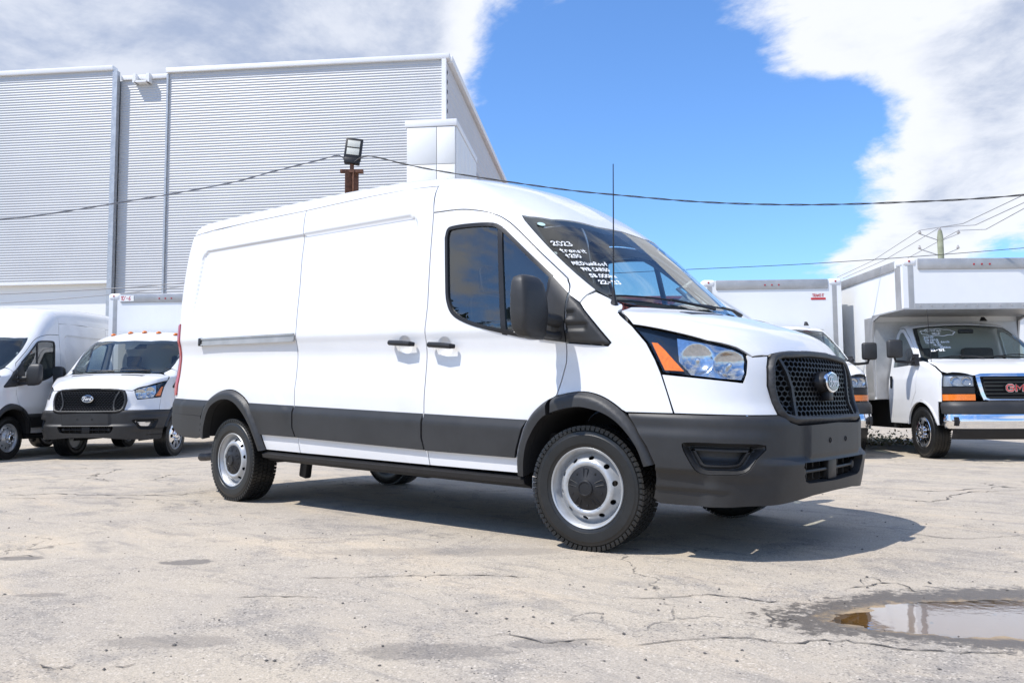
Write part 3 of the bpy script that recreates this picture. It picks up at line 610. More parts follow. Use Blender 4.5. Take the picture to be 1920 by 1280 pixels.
# ------------------------------------------------------------------ wheels
def disc_map(prof):
    f=pch(prof)
    def g(uv):
        r=np.hypot(uv[:,0],uv[:,1]); y=f(r); e=1e-3; s=(f(r+e)-f(r-e))/(2*e)
        n=np.stack([s*uv[:,0]/np.maximum(r,1e-6),-np.ones_like(r),s*uv[:,1]/np.maximum(r,1e-6)],-1); n/=np.linalg.norm(n,axis=1)[:,None]
        return np.stack([uv[:,0],y,uv[:,1]],-1),n
    return g
def circ(cx,cz,r,n=40,rx=None,ang=0):
    rx=rx or r; o=[]
    for k in range(n):
        t=2*math.pi*k/n; a,b=rx*math.cos(t),r*math.sin(t); o.append((cx+a*math.cos(ang)-b*math.sin(ang),cz+a*math.sin(ang)+b*math.cos(ang)))
    return o
WC={}
def wheel_parts(style,R,w):
    """meshes of one right-hand wheel centred on its axle, outer face towards -y"""
    key=(style,R,w)
    if key in WC: return WC[key]
    out=[]; hw=w/2; rf=.222
    m=MB(); sh=R-.007
    m.lathe([(hw-.02,rf),(hw-.004,rf+.03),(hw,rf+.055),(hw-.003,R-.045),(hw-.016,R-.018),(hw-.034,sh),(-hw+.034,sh),(-hw+.016,R-.018),(-hw+.007,R-.030),(-hw+.004,R-.032),(-hw+.003,R-.047),(-hw,R-.052),(-hw,rf+.055),(-hw+.002,rf+.03),(-hw+.006,rf+.027),(-hw+.010,rf+.012),(-hw+.016,rf)],72)
    o=m.obj('tyre',rubber,None,28); out.append(o)
    t=MB(); n=70
    for k in range(n):
        for j,(yc,ww) in enumerate(((-hw+.030,.044),(-hw*.36,.040),(0,.030),(hw*.36,.040),(hw-.030,.044))):
            a=2*math.pi*(k+.5*(j%2))/n; L=2*math.pi*R/n*.80
            rot=Matrix.Rotation(-a,3,'Y'); c=rot@Vector((R-.006,0,0)); c.y=yc
            sk=Matrix.Rotation((.18,.35,0,-.35,-.18)[j],3,'X'); t.box(c,(.014,ww,L),rot@sk)
            if j==0: # shoulder lug running down the sidewall
                c2=rot@Vector((R-.017,0,0)); c2.y=-hw+.0125; t.box(c2,(.018,.010,L*.85),rot)
    out.append(t.obj('tread',rubber,None,30))
    b=MB(); b.lathe([(-hw+.010,rf-.004),(-hw+.006,rf+.004),(-hw+.011,rf+.008),(-hw+.02,rf),(-hw+.03,rf-.012),(-hw+.055,rf-.020),(-hw+.075,rf-.032),(hw-.06,rf-.03),(hw-.02,rf-.004),(hw-.012,rf)],64)
    b.lathe([(hw-.05,.20),(hw-.05,.0)],32); out.append(b.obj('rim',steel if style!='chrome' else chrome,None,40))
    y0=-hw
    if style in('steel','dually'):
        rng=.195; yd=y0+(.052 if style=='steel' else .045)
        prof=[(0,yd-.02),(.10,yd-.022),(.122,yd-.028),(.140,yd-.036),(.150,yd-.034),(.178,yd-.006),(.19,yd+.008),(.2,yd+.016)]
        if style=='dually': prof=[(0,y0-.012),(.07,y0-.012),(.10,y0-.006),(.118,y0+.016),(.13,y0+.03),(.165,y0+.034),(.185,y0+.044),(.2,y0+.05)]
        holes=[circ(.170*math.cos(a),.170*math.sin(a),.0165,14,.0125,a) for a in [2*math.pi*(k+.3)/10 for k in range(10)]]
        if style=='dually': holes=[circ(.158*math.cos(a),.158*math.sin(a),.019,14,.015,a) for a in [2*math.pi*(k+.3)/10 for k in range(10)]]
        q=panel('rim_disc',circ(0,0,.199,64),disc_map(prof),steel,None,holes=holes,h=.014,gap=0,depth=.006,mirror=False); out.append(q)
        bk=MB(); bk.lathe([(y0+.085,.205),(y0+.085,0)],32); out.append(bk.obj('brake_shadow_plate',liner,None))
        if style=='steel':
            cp=MB(); c0=yd-.030
            cp.lathe([(c0+.012,.127),(c0,.125),(c0-.004,.115),(c0-.010,.09),(c0-.022,.06),(c0-.026,.048),(c0-.034,.046),(c0-.036,.043),(c0-.036,.037),(c0-.032,.034),(c0-.033,0)],48)
            for k in range(5):
                a=2*math.pi*k/5+.35; p=[]
                for (rr_,da) in ((.056,.16),(.112,.13),(.118,0),(.112,-.13),(.056,-.16)): p.append((rr_*math.cos(a+da),c0-.010-(.118-rr_)*.17,rr_*math.sin(a+da)))
                cp.tube(p,.0022,6)
                a2=a+.63; cp.lathe([(c0-.004,.007),(c0-.012,.006),(c0-.013,0)],10,c=(.098*math.cos(a2),0,.098*math.sin(a2)))
            out.append(cp.obj('hub_cap',plastic2,None,35))
        else:
            lg=MB()
            for k in range(8):
                a=2*math.pi*k/8; lg.lathe([(y0-.004,.014),(y0-.03,.013),(y0-.036,.008),(y0-.037,0)],8,c=(.085*math.cos(a),0,.085*math.sin(a)))
            lg.lathe([(y0-.008,.055),(y0-.035,.052),(y0-.045,.04),(y0-.046,0)],24); out.append(lg.obj('lug_nuts',chrome,None,35))
    else:  # chrome cover with openings
        hs=[]
        for k in range(8 if style=='cover' else 6):
            a=2*math.pi*k/(8 if style=='cover' else 6)
            hs.append(cr([(rr_*math.cos(a+da),rr_*math.sin(a+da)) for rr_,da in ((.105,0),(.15,.17),(.185,.15),(.188,0),(.185,-.15),(.15,-.17))],3,True))
        prof=[(0,y0-.03),(.05,y0-.028),(.07,y0-.015),(.1,y0-.004),(.15,y0-.002),(.19,y0+.004),(.215,y0+.012)]
        q=panel('rim_disc',circ(0,0,.214,64),disc_map(prof),chrome,None,holes=hs,h=.014,gap=0,depth=.02,mirror=False); out.append(q)
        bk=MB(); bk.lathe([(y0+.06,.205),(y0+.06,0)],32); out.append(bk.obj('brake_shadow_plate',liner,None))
        lg=MB()
        for k in range(8):
            a=2*math.pi*(k+.5)/8; lg.lathe([(y0-.006,.013),(y0-.03,.012),(y0-.033,0)],8,c=(.078*math.cos(a),0,.078*math.sin(a)))
        out.append(lg.obj('lug_nuts',chrome,None,35))
    WC[key]=out
    return out
def put_wheel(van,style,x,y,R,w,right=True,steer=0,zc=None,ry=0):
    W_=D.objects.new('wheel',None); C.objects.link(W_); W_.parent=van; W_.location=(x,y,R if zc is None else zc)
    W_.rotation_euler=(0,-ry,steer+(0 if right else math.pi))
    src=wheel_parts(style,R,w)
    for s in src:
        if s.parent is None: s.parent=W_
        else:
            c=s.copy(); C.objects.link(c); c.parent=W_
    return W_
# ------------------------------------------------------------------ delivery van (shared body)
def w2b(x,z,th): c,s=math.cos(th),math.sin(th); return x*c-z*s, x*s+z*c
F_ARCH=cr([(-.475,.395),(-.47,.50),(-.45,.575),(-.40,.70),(-.325,.785),(-.20,.858),(-.03,.893),(.09,.883),(.19,.845),(.28,.785),(.36,.705),(.42,.615),(.463,.525)],4)
F_IN=cr([(-.405,.39),(-.395,.50),(-.365,.60),(-.285,.715),(-.20,.768),(-.03,.808),(.09,.80),(.19,.77),(.28,.71),(.36,.615),(.405,.51)],4)
R_ARCH=cr([(-4.235,.40),(-4.215,.50),(-4.18,.60),(-4.07,.725),(-3.91,.795),(-3.74,.822),(-3.60,.805),(-3.45,.735),(-3.35,.62),(-3.265,.48),(-3.20,.345)],4)
R_IN=cr([(-4.155,.38),(-4.14,.45),(-4.10,.55),(-4.01,.66),(-3.87,.722),(-3.73,.742),(-3.59,.715),(-3.47,.64),(-3.37,.53),(-3.30,.42),(-3.265,.34)],4)
SL_R=[(-2.93,2.305),(-2.905,2.09),(-2.895,1.91),(-2.872,1.75),(-2.80,1.37),(-2.792,1.28),(-2.792,.97),(-2.785,.73),(-2.785,.55),(-2.74,.47),(-2.725,.352)]
DR_R=[(-1.41,2.30),(-1.368,2.095),(-1.342,1.80),(-1.303,1.44),(-1.303,1.28),(-1.306,1.1),(-1.306,.95),(-1.298,.84),(-1.298,.57),(-1.265,.47),(-1.25,.378)]
D_TOP=cr([(-.13,1.44),(-.138,1.50),(-.165,1.545),(-.21,1.59),(-.58,1.885),(-.72,1.98),(-.82,2.025),(-.91,2.052),(-1.10,2.085),(-1.368,2.095)],4)
D_FR=[(-.185,.868),(-.16,.95),(-.132,1.06),(-.13,1.18)]
WIN=cr([(-1.215,1.90),(-1.205,1.955),(-1.16,1.972),(-1.0,1.972),(-.80,1.955),(-.71,1.915),(-.62,1.85),(-.26,1.575)],4)+cr([(-.262,1.50),(-.285,1.34),(-.33,1.225),(-.40,1.207),(-.58,1.238),(-.83,1.288),(-.99,1.338),(-1.075,1.39),(-1.12,1.46),(-1.14,1.52)],4)
def clipx(arc,a,b): return [p for p in arc if a<=p[0]<=b]
def cladding(P,uv):
    z=P[:,2]; return .004+.020*sst(.724-z,0,.062)
def arch_off(outer):
    o=np.array([p for a,b in zip(outer[:-1],outer[1:]) for p in np.linspace(a,b,6)])
    def f(P,uv):
        d=np.sqrt(((uv[:,None,:]-o[None])**2).sum(-1).min(1)); return .008+.034*sst(d,0,.028)
    return f
def hexgrid(m,poly,mapf,s,w,off):
    """honeycomb bars inside a 2-D outline"""
    pl=np.array(poly); lo=pl.min(0); hi=pl.max(0); segs=set()
    nx=int((hi[0]-lo[0])/(s*1.0))+3; nz=int((hi[1]-lo[1])/(s*.5))+3; a=s*.62; b=s*.36
    for i in range(nx):
        for j in range(nz):
            cx=lo[0]+i*s+(s/2 if j%2 else 0); cz=lo[1]+j*b*1.5
            pts=[(cx-s/2,cz-b*.5),(cx,cz-b),(cx+s/2,cz-b*.5),(cx+s/2,cz+b*.5),(cx,cz+b),(cx-s/2,cz+b*.5)]
            for k in range(6):
                p,q=pts[k],pts[(k+1)%6]; p=(round(p[0],4),round(p[1],4)); q=(round(q[0],4),round(q[1],4))
                segs.add((min(p,q),max(p,q)))
    segs=list(segs); mid=np.array([((p[0]+q[0])/2,(p[1]+q[1])/2) for p,q in segs]); ok=inside(mid,[pl])
    segs=[s_ for s_,k in zip(segs,ok) if k]
    A=np.array([p for p,q in segs]); B=np.array([q for p,q in segs])
    PA,NA=mapf(A); PB,NB=mapf(B)
    for pa,na,pb,nb in zip(PA,NA,PB,NB):
        d=pb-pa; d/=np.linalg.norm(d)+1e-9; sdv=np.cross(d,na)*w/2; dp=na*.022
        a0=pa+na*off; b0=pb+nb*off
        V=[a0-sdv,a0+sdv,b0+sdv,b0-sdv,a0-sdv*.6-dp,a0+sdv*.6-dp,b0+sdv*.6-dp,b0-sdv*.6-dp]
        m.add(V,[(0,1,2,3),(0,4,5,1),(3,2,6,7),(0,3,7,4),(1,5,6,2)])
def transit_front(v,S,opts):
    """everything ahead of the front doors, shared by all three vans of this make"""
    sm=side_map(S); CY=cyl_map(S,.1,.95); HX=ax_map(S,.6,.75)
    # fender
    fend=[(-.13,1.175),(.15,1.155),(.166,1.172),(-.05,1.402),(-.04,1.45),(-.022,1.480),(.06,1.436),(.12,1.405),(.160,1.374),(.19,1.342),(.285,1.262),(.37,1.17),(.425,1.08),(.462,1.005),(.548,.793),(.285,.79)]+clipx(F_ARCH,-.19,.27)[::-1]+D_FR[:-1]
    panel('front_fender',fend,sm,paint,v,h=.025)
    fl=clipx(F_ARCH,-.2,.5)+clipx(F_IN,-.2,.42)[::-1]
    panel('wheel_arch_flare',fl,sm,plastic,v,h=.018,gap=.002,off=arch_off(F_ARCH),depth=.06)
    # hood
    half=[(.315,0,1.40),(.305,-.3,1.40),(.262,-.57,1.40),(.165,-.80,1.39),(.185,-.915,1.345),(.285,-.95,1.265),(.51,-.878,1.222),(.66,-.81,1.182),(.78,-.71,1.150),(.845,-.655,1.105),(.885,-.55,1.118),(.90,-.42,1.142),(.912,-.14,1.157),(.914,0,1.158)]
    hp=[HX.to(p) for p in half]; hp=hp+[(a,-b) for a,b in hp[1:-1]][::-1]
    hood=panel('hood',hp,HX,paint,v,h=.03,mirror=False)
    for sgn in (1,-1):
        vp=[HX.to(p) for p in((.385,-.62*sgn,1.36),(.455,-.60*sgn,1.34),(.475,-.26*sgn,1.355),(.43,-.24*sgn,1.37))]
        panel('hood_vent',vp,HX,plastic2,hood,h=.02,gap=0,off=.003,depth=.006,mirror=False)
    # cowl and wipers
    cw=[HX.to(p) for p in((.33,0,1.39),(.32,-.3,1.39),(.275,-.57,1.39),(.20,-.74,1.39),(.06,-.79,1.445),(.10,-.76,1.43),(.18,-.62,1.41),(.22,-.3,1.43),(.235,0,1.43))]
    cw=cw+[(a,-b) for a,b in cw[1:-1]][::-1]
    panel('cowl',cw,HX,plastic2,v,h=.03,gap=0,off=-.022,depth=0,mirror=False)
    for (a,b) in (((.04,-.82),(.235,.02)),((.225,-.18),(.14,.58))):
        pts=[]
        for t in np.linspace(0,1,9):
            x=a[0]+(b[0]-a[0])*t+.05*math.sin(t*3.1)*(1 if a[1]<-.5 else .6); y=a[1]+(b[1]-a[1])*t
            P,N=HX(np.array([HX.to((x,y,1.42))])); pts.append(P[0]+N[0]*.014)
        w=MB(); w.tube(pts,[.006]*9,6); w.tube([pts[4]+np.array([.012,0,.002]),pts[6]+np.array([.022,0,-.006]),pts[8]+np.array([.03,0,-.016])],.009,6); w.obj('wiper',plastic2,v)
    # white fascia beside the grille
    fa=[(.548,-.955,.793),(.462,-.945,1.003),(.60,-.89,.99),(.75,-.81,.975),(.825,-.73,.965),(.834,-.71,1.01),(.832,-.69,1.08),(.822,-.68,1.118),(.845,-.655,1.103),(.885,-.55,1.112),(.897,-.588,1.05),(.912,-.612,.95),(.94,-.60,.86),(.958,-.582,.795),(.88,-.75,.793)]
    panel('front_fascia',[CY.to(p) for p in fa],CY,paint,v,h=.022)
    # bumper
    half=[(1.02,0,.748),(1.0,-.45,.742),(.985,-.53,.755),(.958,-.585,.793),(.88,-.75,.79),(.56,-.95,.79),(.30,-1.0,.788),(.36,-1.0,.705),(.42,-.99,.615),(.463,-.98,.525),(.455,-.97,.43),(.43,-.96,.34),(.46,-.945,.312),(.70,-.86,.315),(.86,-.75,.33),(.95,-.5,.352),(.98,-.3,.368),(.985,0,.372)]
    bp=[CY.to(p) for p in half]; bp=bp+[(-a,b) for a,b in bp[1:-1]][::-1]
    ink=[CY.to(p) for p in((1.0,-.44,.548),(1.0,-.45,.52),(.99,-.41,.452),(.99,-.37,.44),(.99,0,.432))]
    ink=[CY.to((1.0,0,.548))]+ink; ink=ink+[(-a,b) for a,b in ink[1:-1]][::-1]
    fog=cr([(.600,-.945,.628),(.625,-.93,.648),(.78,-.84,.648),(.925,-.70,.640),(.90,-.745,.57),(.865,-.785,.505),(.78,-.85,.490),(.68,-.91,.495),(.635,-.93,.55)],3,True)
    fg=[CY.to(p) for p in fog]; fgm=[(-a,b) for a,b in fg]
    def boff(P,uv):
        z=P[:,2]; ay=np.abs(P[:,1])
        o=.010+.010*sst(.79-z,0,.02)
        o=o+.022*sst(.385-ay,-.010,.010)*sst(z,.556,.58)                     # number plate pad
        o=o+.030*sst(.66-ay,-.12,.06)*sst(.575-z,-.004,.03)                   # lower skid lip
        o=o-.016*sst(ay,.86,.90)*sst(.497-z,-.008,.008)-.014*sst(ay,.80,.88)*sst(.40-z,-.008,.010)+.012*sst(ay,.60,.80)*sst(.72-z,-.01,.05)*sst(z,.44,.50)                       # lower groove
        return o
    bumper=panel('front_bumper',bp,CY,plastic,v,holes=[ink,fg,fgm],h=.012,gap=.002,off=boff,depth=.05,mirror=False)
    panel('intake_back',inset(ink,-.03),CY,liner,bumper,h=.05,gap=0,off=-.075,depth=0,mirror=False)
    m=MB()
    for zz in (.49,):
        pts=[]
        for y in np.linspace(-.40,.40,9):
            P,N=CY(np.array([CY.to((1.0,y,zz))])); pts.append(P[0]+N[0]*.005)
        m.tube(pts,.010,8)
    for y in (-.38,.37): m.lathe([(-.03,.026),(.012,.026),(.018,.02),(.018,0)],16,'x',(1.0,y,.49))
    for y in np.linspace(-.38,.38,9): m.box((.975,y,.492),(.03,.006,.11))
    m.box((1.012,.0,.492),(.04,.13,.125),bev=.008); m.obj('intake_bars',plastic2,bumper)
    for y in (-.12,.12): MB().lathe([(1.034,.016),(1.036,.012),(1.030,.009),(1.030,0)],14,'x',(.029,y,.655)).obj('plate_hole',liner,bumper)
    for sgn in (1,-1):
        g=[(sgn*a,b) for a,b in fg]
        i1=inset(g,.022); i2=inset(g,.045)
        def frame_off(P,uv,gg=np.array(resamp(g,.004))):
            d=np.sqrt(((uv[:,None]-gg[None])**2).sum(-1).min(1)); return .020-.05*sst(d,.0,.022)+.018*sst(d,.022,.03)
        pk=panel('fog_lamp_surround',g,CY,plastic,bumper,holes=[i2],h=.008,gap=.001,off=frame_off,depth=.03,mirror=False)
        if opts.get('fog'):
            q=inset(g,.045); panel('fog_lamp',q,CY,chrome,bumper,h=.03,gap=0,off=-.04,depth=0,mirror=False); panel('fog_lamp_lens',q,CY,lens,bumper,h=.03,gap=.004,off=-.018,depth=0,mirror=False)
        else:
            def po(P,uv,gg=np.array(i2)):
                z=P[:,2]; return -.055+.03*sst(.555-z,-.01,.03)
            panel('fog_lamp_blank',inset(g,.040),CY,plastic,bumper,h=.014,gap=0,off=po,depth=0,mirror=False)
    # grille
    half=[(.915,0,1.152),(.912,-.14,1.151),(.895,-.44,1.135),(.888,-.52,1.118),(.892,-.562,1.085),(.897,-.586,1.05),(.912,-.61,.95),(.935,-.605,.86),(.958,-.58,.795),(.978,-.55,.765),(1.0,-.47,.748),(1.02,0,.744)]
    go=[CY.to(p) for p in half]; go=go+[(-a,b) for a,b in go[1:-1]][::-1]
    gi=inset(go,.038); goc=np.array(resamp(go,.01))
    def goff(P,uv):
        d=np.sqrt(((uv[:,None]-goc[None])**2).sum(-1).min(1)); return .006+.024*sst(d,0,.016)-.012*sst(d,.022,.038)
    gr=panel('grille_surround',go,CY,plastic,v,holes=[gi],h=.012,gap=.002,off=goff,depth=.05,mirror=False)
    panel('grille_back',inset(go,.02),CY,liner,gr,h=.06,gap=0,off=-.05,depth=0,mirror=False)
    m=MB(); hexgrid(m,inset(go,.030),CY,.050,.0065,.004); q=m.obj('grille_mesh',meshm,gr,20,fixn=False); q['kind']='stuff'
    for sgn in (1,-1):
        st=[(sgn*a,b) for a,b in [CY.to(p) for p in((.90,-.50,1.11),(.93,-.455,1.02),(.95,-.43,.94),(.965,-.43,.86),(.985,-.455,.77),(.985,-.43,.77),(.965,-.405,.86),(.95,-.405,.94),(.93,-.43,1.02),(.90,-.475,1.11))]]
        panel('grille_side_blade',st,CY,plastic,gr,h=.02,gap=0,off=.014,depth=.03,mirror=False)
    bx=.968; bz=.975; bd=D.objects.new('badge',None); C.objects.link(bd); bd.parent=v; bd.location=(bx,0,bz); bd.rotation_euler=(0,-.08,0)
    if opts.get('housing',True):
        MB().lathe([(-.02,.074),(.02,.070),(.045,.062),(.060,.055)],32,'x').obj('camera_housing',plastic2,bd).scale=(1,1.4,.92)
        MB().box((.025,0,-.075),(.05,.07,.06),bev=.01).obj('badge_stem',plastic2,bd)
        ox=.056
    else: ox=.03
    for nm,a,mt_,e in (('badge_ring',1.0,chrome,0),('badge_field',.86,badge,.004)):
        o=MB().lathe([(-.01,.060*a),(.004+e,.060*a),(.009+e,.055*a),(.010+e,0)],40,'x').obj(nm,mt_,bd); o.scale=(1,1.62 if a==1 else 1.70,1); o.location=(ox,0,0)
    sc_=[[(-.062,.012),(-.058,.026),(-.04,.030),(-.02,.026),(-.012,.030)],[(-.036,.028),(-.042,-.004),(-.052,-.026),(-.066,-.022)],[(-.054,.002),(-.030,.005)],[(-.012,.006),(-.024,-.008),(-.014,-.022),(0,-.010),(-.010,.006),(.006,.002)],[(.010,.006),(.012,-.020)],[(.012,-.006),(.022,.006),(.032,.002)],[(.052,.002),(.038,.004),(.034,-.014),(.048,-.020),(.056,.002)],[(.064,.032),(.056,.002),(.056,-.018),(.068,-.016)]]
    ribbon([cr(s_,5) if len(s_)>2 else s_ for s_ in sc_],.0065,lambda a,b:(ox+.0155,a*1.12,b)).obj('badge_script',inkw,bd,fixn=False)
    # headlamps
    hl=[(.288,-.95,1.262),(.40,-.92,1.243),(.51,-.878,1.22),(.66,-.81,1.18),(.77,-.715,1.150),(.812,-.685,1.125),(.828,-.685,1.085),(.833,-.705,1.02),(.826,-.728,.972),(.75,-.81,.98),(.60,-.89,.995),(.468,-.945,1.01),(.428,-.945,1.08),(.374,-.948,1.17)]
    hu=[CY.to(p) for p in hl]
    for sgn in (1,-1):
        g=[(sgn*a,b) for a,b in hu]
        H=panel('headlamp_housing',g,CY,gloss,v,h=.025,gap=.001,off=-.055,depth=-.052,mirror=False)
        q=panel('headlamp_lens',g,CY,lens,H,h=.025,gap=.004,off=-.002,depth=.004,mirror=False)
        am=[(sgn*a,b) for a,b in [CY.to(p) for p in((.398,-.94,1.172),(.43,-.93,1.168),(.47,-.92,1.13),(.575,-.90,1.018),(.482,-.94,1.022))]]
        panel('turn_signal',am,CY,amber,H,h=.02,gap=0,off=.0015,depth=.006,mirror=False)
        rp=[(sgn*a,b) for a,b in [CY.to(p) for p in((.53,-.905,1.198),(.66,-.812,1.172),(.765,-.718,1.143),(.808,-.688,1.118),(.823,-.690,1.08),(.828,-.708,1.02),(.821,-.730,.980),(.75,-.81,.985),(.61,-.89,1.0),(.545,-.905,1.07))]]
        cA=CY.to((.635,-.865,1.085)); cB=CY.to((.772,-.755,1.062))
        def ro(P,uv,sgn=sgn,cA=cA,cB=cB):
            dA=((uv[:,0]-sgn*cA[0])**2+(uv[:,1]-cA[1])**2)/.082**2; dB=((uv[:,0]-sgn*cB[0])**2+((uv[:,1]-cB[1])*1.15)**2)/.085**2
            return -.014-.036*np.maximum(np.maximum(1-dA,1-dB),0)**.8
        panel('headlamp_reflector',rp,CY,lampref,H,h=.0095,gap=0,off=ro,depth=.012,mirror=False)
        for c in (cA,cB):
            P,N=CY(np.array([(sgn*c[0],c[1])])); o=MB().lathe([(0,.014),(.018,.013),(.026,.008),(.028,0)],12,'z').obj('headlamp_bulb',chrome,H,60)
            o.location=Vector(P[0]-N[0]*.048); o.rotation_euler=Vector(N[0]).to_track_quat('Z','Y').to_euler()
    # black corner trim ahead of the mirror
    tr=[(-.128,1.457),(-.05,1.400),(.163,1.172),(.152,1.158),(-.128,1.178)]
    tc=np.array(resamp(tr,.01))
    def toff(P,uv):
        z=P[:,2]; x=P[:,0]; d=np.sqrt(((uv[:,None]-tc[None])**2).sum(-1).min(1)); o=.004+.010*sst(d,0,.014)
        for zc,xe in ((1.335,-.05),(1.265,.03)): o=o-.013*sst(.026-np.abs(z-zc),0,.012)*sst(xe-x,0,.03)
        return o
    panel('corner_trim',tr,sm,plastic,v,h=.010,gap=.002,off=toff,depth=.01)
def transit_cab(v,S,opts):
    sm=side_map(S); AX=ax_map(S,1.2,1.0); sd=lambda x,z: sm(np.array([(x,z)]))[0][0]
    Sm=S if not S.low else Transit(True)
    # front doors
    arch=clipx(F_ARCH,-.6,-.2)
    door=[(-.475,.395)]+arch[1:]+D_FR+[(-.13,1.43)]+D_TOP+DR_R[2:]
    CUPD=circ(-1.125,1.165,.060,28,.068); CUPS=circ(-1.515,1.18,.066,28,.074)
    dr=panel('front_door',door,sm,paint,v,holes=[WIN,CUPD],h=.025,depth=.02)
    hnd=[]
    for k,o in enumerate(dr):
        s=1 if k==0 else -1
        def both(name,poly,mat,**kw):
            q=panel(name,poly,sm,mat,o,mirror=False,**kw)
            if s==-1:
                me=q.data; n=len(me.vertices); co=np.empty(n*3); me.vertices.foreach_get('co',co); co=co.reshape(-1,3)*[1,-1,1]
                q2=mesh(name,co,[tuple(p.vertices)[::-1] for p in me.polygons],50,mat); q.data=q2; D.meshes.remove(me)
            return q
        ring=inset(WIN,.020); wo=np.array(resamp(WIN,.01))
        both('window_seal',WIN,plastic2,holes=[ring],h=.02,gap=-.004,off=.004,depth=.014)
        front=[p for p in inset(WIN,.014) if p[0]>-.655+.0*p[1]]; 
        gl=both('window_glass',inset(WIN,.012),sdglass,h=.05,gap=0,off=-.008,depth=0)
        both('window_divider',[(-.752,1.945),(-.712,1.925),(-.572,1.225),(-.614,1.232)],plastic2,h=.03,gap=0,off=.001,depth=.02)
        both('mirror_sail',[(-.262,1.574),(-.136,1.466),(-.132,1.178),(-.33,1.20),(-.285,1.34),(-.262,1.50)],plastic,h=.015,gap=.0,off=.007,depth=.012)
        band=[(-1.292,.722),(-.392,.722)]+[(p[0]-.008,p[1]) for p in clipx(F_ARCH,-.50,-.395)[::-1] if p[1]<.71 and p[1]>.492]+[(-.482,.488),(-1.268,.476),(-1.294,.56)]
        both('side_moulding',band,plastic,h=.02,gap=.003,off=cladding,depth=.02)
        fl=[p for p in F_ARCH if p[0]<=-.204]+[p for p in F_IN if p[0]<=-.204][::-1]
        both('wheel_arch_flare',fl,plastic,h=.018,gap=.001,off=arch_off(F_ARCH),depth=.06)
        cup=circ(-1.125,1.165,.066,28,.074); 
        q=both('handle_cup',cup,paint,h=.012,gap=0,off=lambda P,uv:-.0008-.020*sst(.064-np.hypot((uv[:,0]+1.125)*.9,uv[:,1]-1.165),0,.04),depth=.0)
        m=MB(); m.tube([(-1.235,-s*1.035,1.178),(-1.225,-s*1.062,1.176),(-1.12,-s*1.070,1.171),(-1.03,-s*1.062,1.164),(-1.015,-s*1.035,1.163)],[.015,.019,.020,.018,.014],10); m.obj('door_handle',plastic2,o)
        trimp=[(x,z) for x,z in inset(door,.06)]
        both('door_trim',trimp,trim,holes=[inset(WIN,-.03)],h=.08,gap=0,off=-.07,depth=0)
        # mirror
        mr=MB()
        secs=[]
        for t,(zz,dy,dx,yo,xo) in enumerate(((1.185,.10,.045,.045,.01),(1.20,.17,.085,.015,.005),(1.24,.215,.115,.002,0),(1.34,.235,.13,0,0),(1.44,.225,.12,-.004,-.004),(1.50,.205,.105,-.010,-.008),(1.53,.17,.08,-.014,-.012),(1.545,.09,.04,-.016,-.014))):
            ring_=[]
            for k2 in range(24):
                a=2*math.pi*k2/24; ca,sa=math.cos(a),math.sin(a); e=.42
                ring_.append((-.215+xo+dx/2*math.copysign(abs(ca)**e,ca),-s*(1.245+yo*-1)+s*0-(-s)*0+dy/2*math.copysign(abs(sa)**e,sa),zz))
            secs.append(ring_)
        V=[p for r in secs for p in r]; n=24
        Fc=[(i*n+k2,i*n+(k2+1)%n,(i+1)*n+(k2+1)%n,(i+1)*n+k2) for i in range(len(secs)-1) for k2 in range(n)]+[tuple(range(n))[::-1],tuple((len(secs)-1)*n+k2 for k2 in range(n))]
        mr.add(V,Fc); M_=mr.obj('wing_mirror',plastic,v,50)
        a=MB(); a.tube([(-.215,-s*1.18,1.315),(-.19,-s*1.10,1.305),(-.175,-s*1.0,1.30)],[.040,.038,.045],12); a.tube([(-.20,-s*1.16,1.225),(-.18,-s*1.08,1.215),(-.17,-s*1.0,1.215)],[.022,.020,.024],10); a.obj('mirror_arm',plastic,M_)
        MB().box((-.276,-s*1.24,1.40),(.008,.16,.20),bev=.002).obj('mirror_glass',mirrorm,M_)
        MB().box((-.270,-s*1.24,1.25),(.008,.14,.06),bev=.002).obj('mirror_glass',mirrorm,M_)
    # windscreen
    half=[(-.425,0,1.99),(-.43,-.30,1.985),(-.53,-.66,1.99),(-.61,-.79,2.0),(-.645,-.825,2.01),(-.60,-.85,1.97),(-.34,-.90,1.75),(-.03,-.862,1.49),(.07,-.82,1.43),(.15,-.735,1.408),(.235,-.58,1.40),(.285,-.15,1.41),(.29,0,1.41)]
    wp=[AX.to(p) for p in half]; wp=wp+[(a,-b) for a,b in wp[1:-1]][::-1]
    ws=panel('windscreen',wp,AX,wsglass,v,h=.05,gap=.004,off=-.004,depth=0,mirror=False)
    fr_in=[(-.36,0,1.93),(-.365,-.30,1.93),(-.455,-.62,1.93),(-.53,-.75,1.94),(-.545,-.78,1.93),(-.32,-.852,1.72),(-.03,-.80,1.51),(.05,-.75,1.46),(.11,-.68,1.45),(.185,-.55,1.45),(.225,-.15,1.46),(.23,0,1.46)]
    fi=[AX.to(p) for p in fr_in]; fi=fi+[(a,-b) for a,b in fi[1:-1]][::-1]
    panel('windscreen_border',wp,AX,plastic2,ws,holes=[fi],h=.03,gap=.004,off=-.007,depth=0,mirror=False)
    panel('sensor_panel',[AX.to(p) for p in((-.43,-.16,1.98),(-.43,.16,1.98),(-.30,.10,1.88),(-.23,.07,1.83),(-.23,-.07,1.83),(-.30,-.10,1.88))],AX,plastic2,ws,h=.04,gap=0,off=-.0085,depth=0,mirror=False)
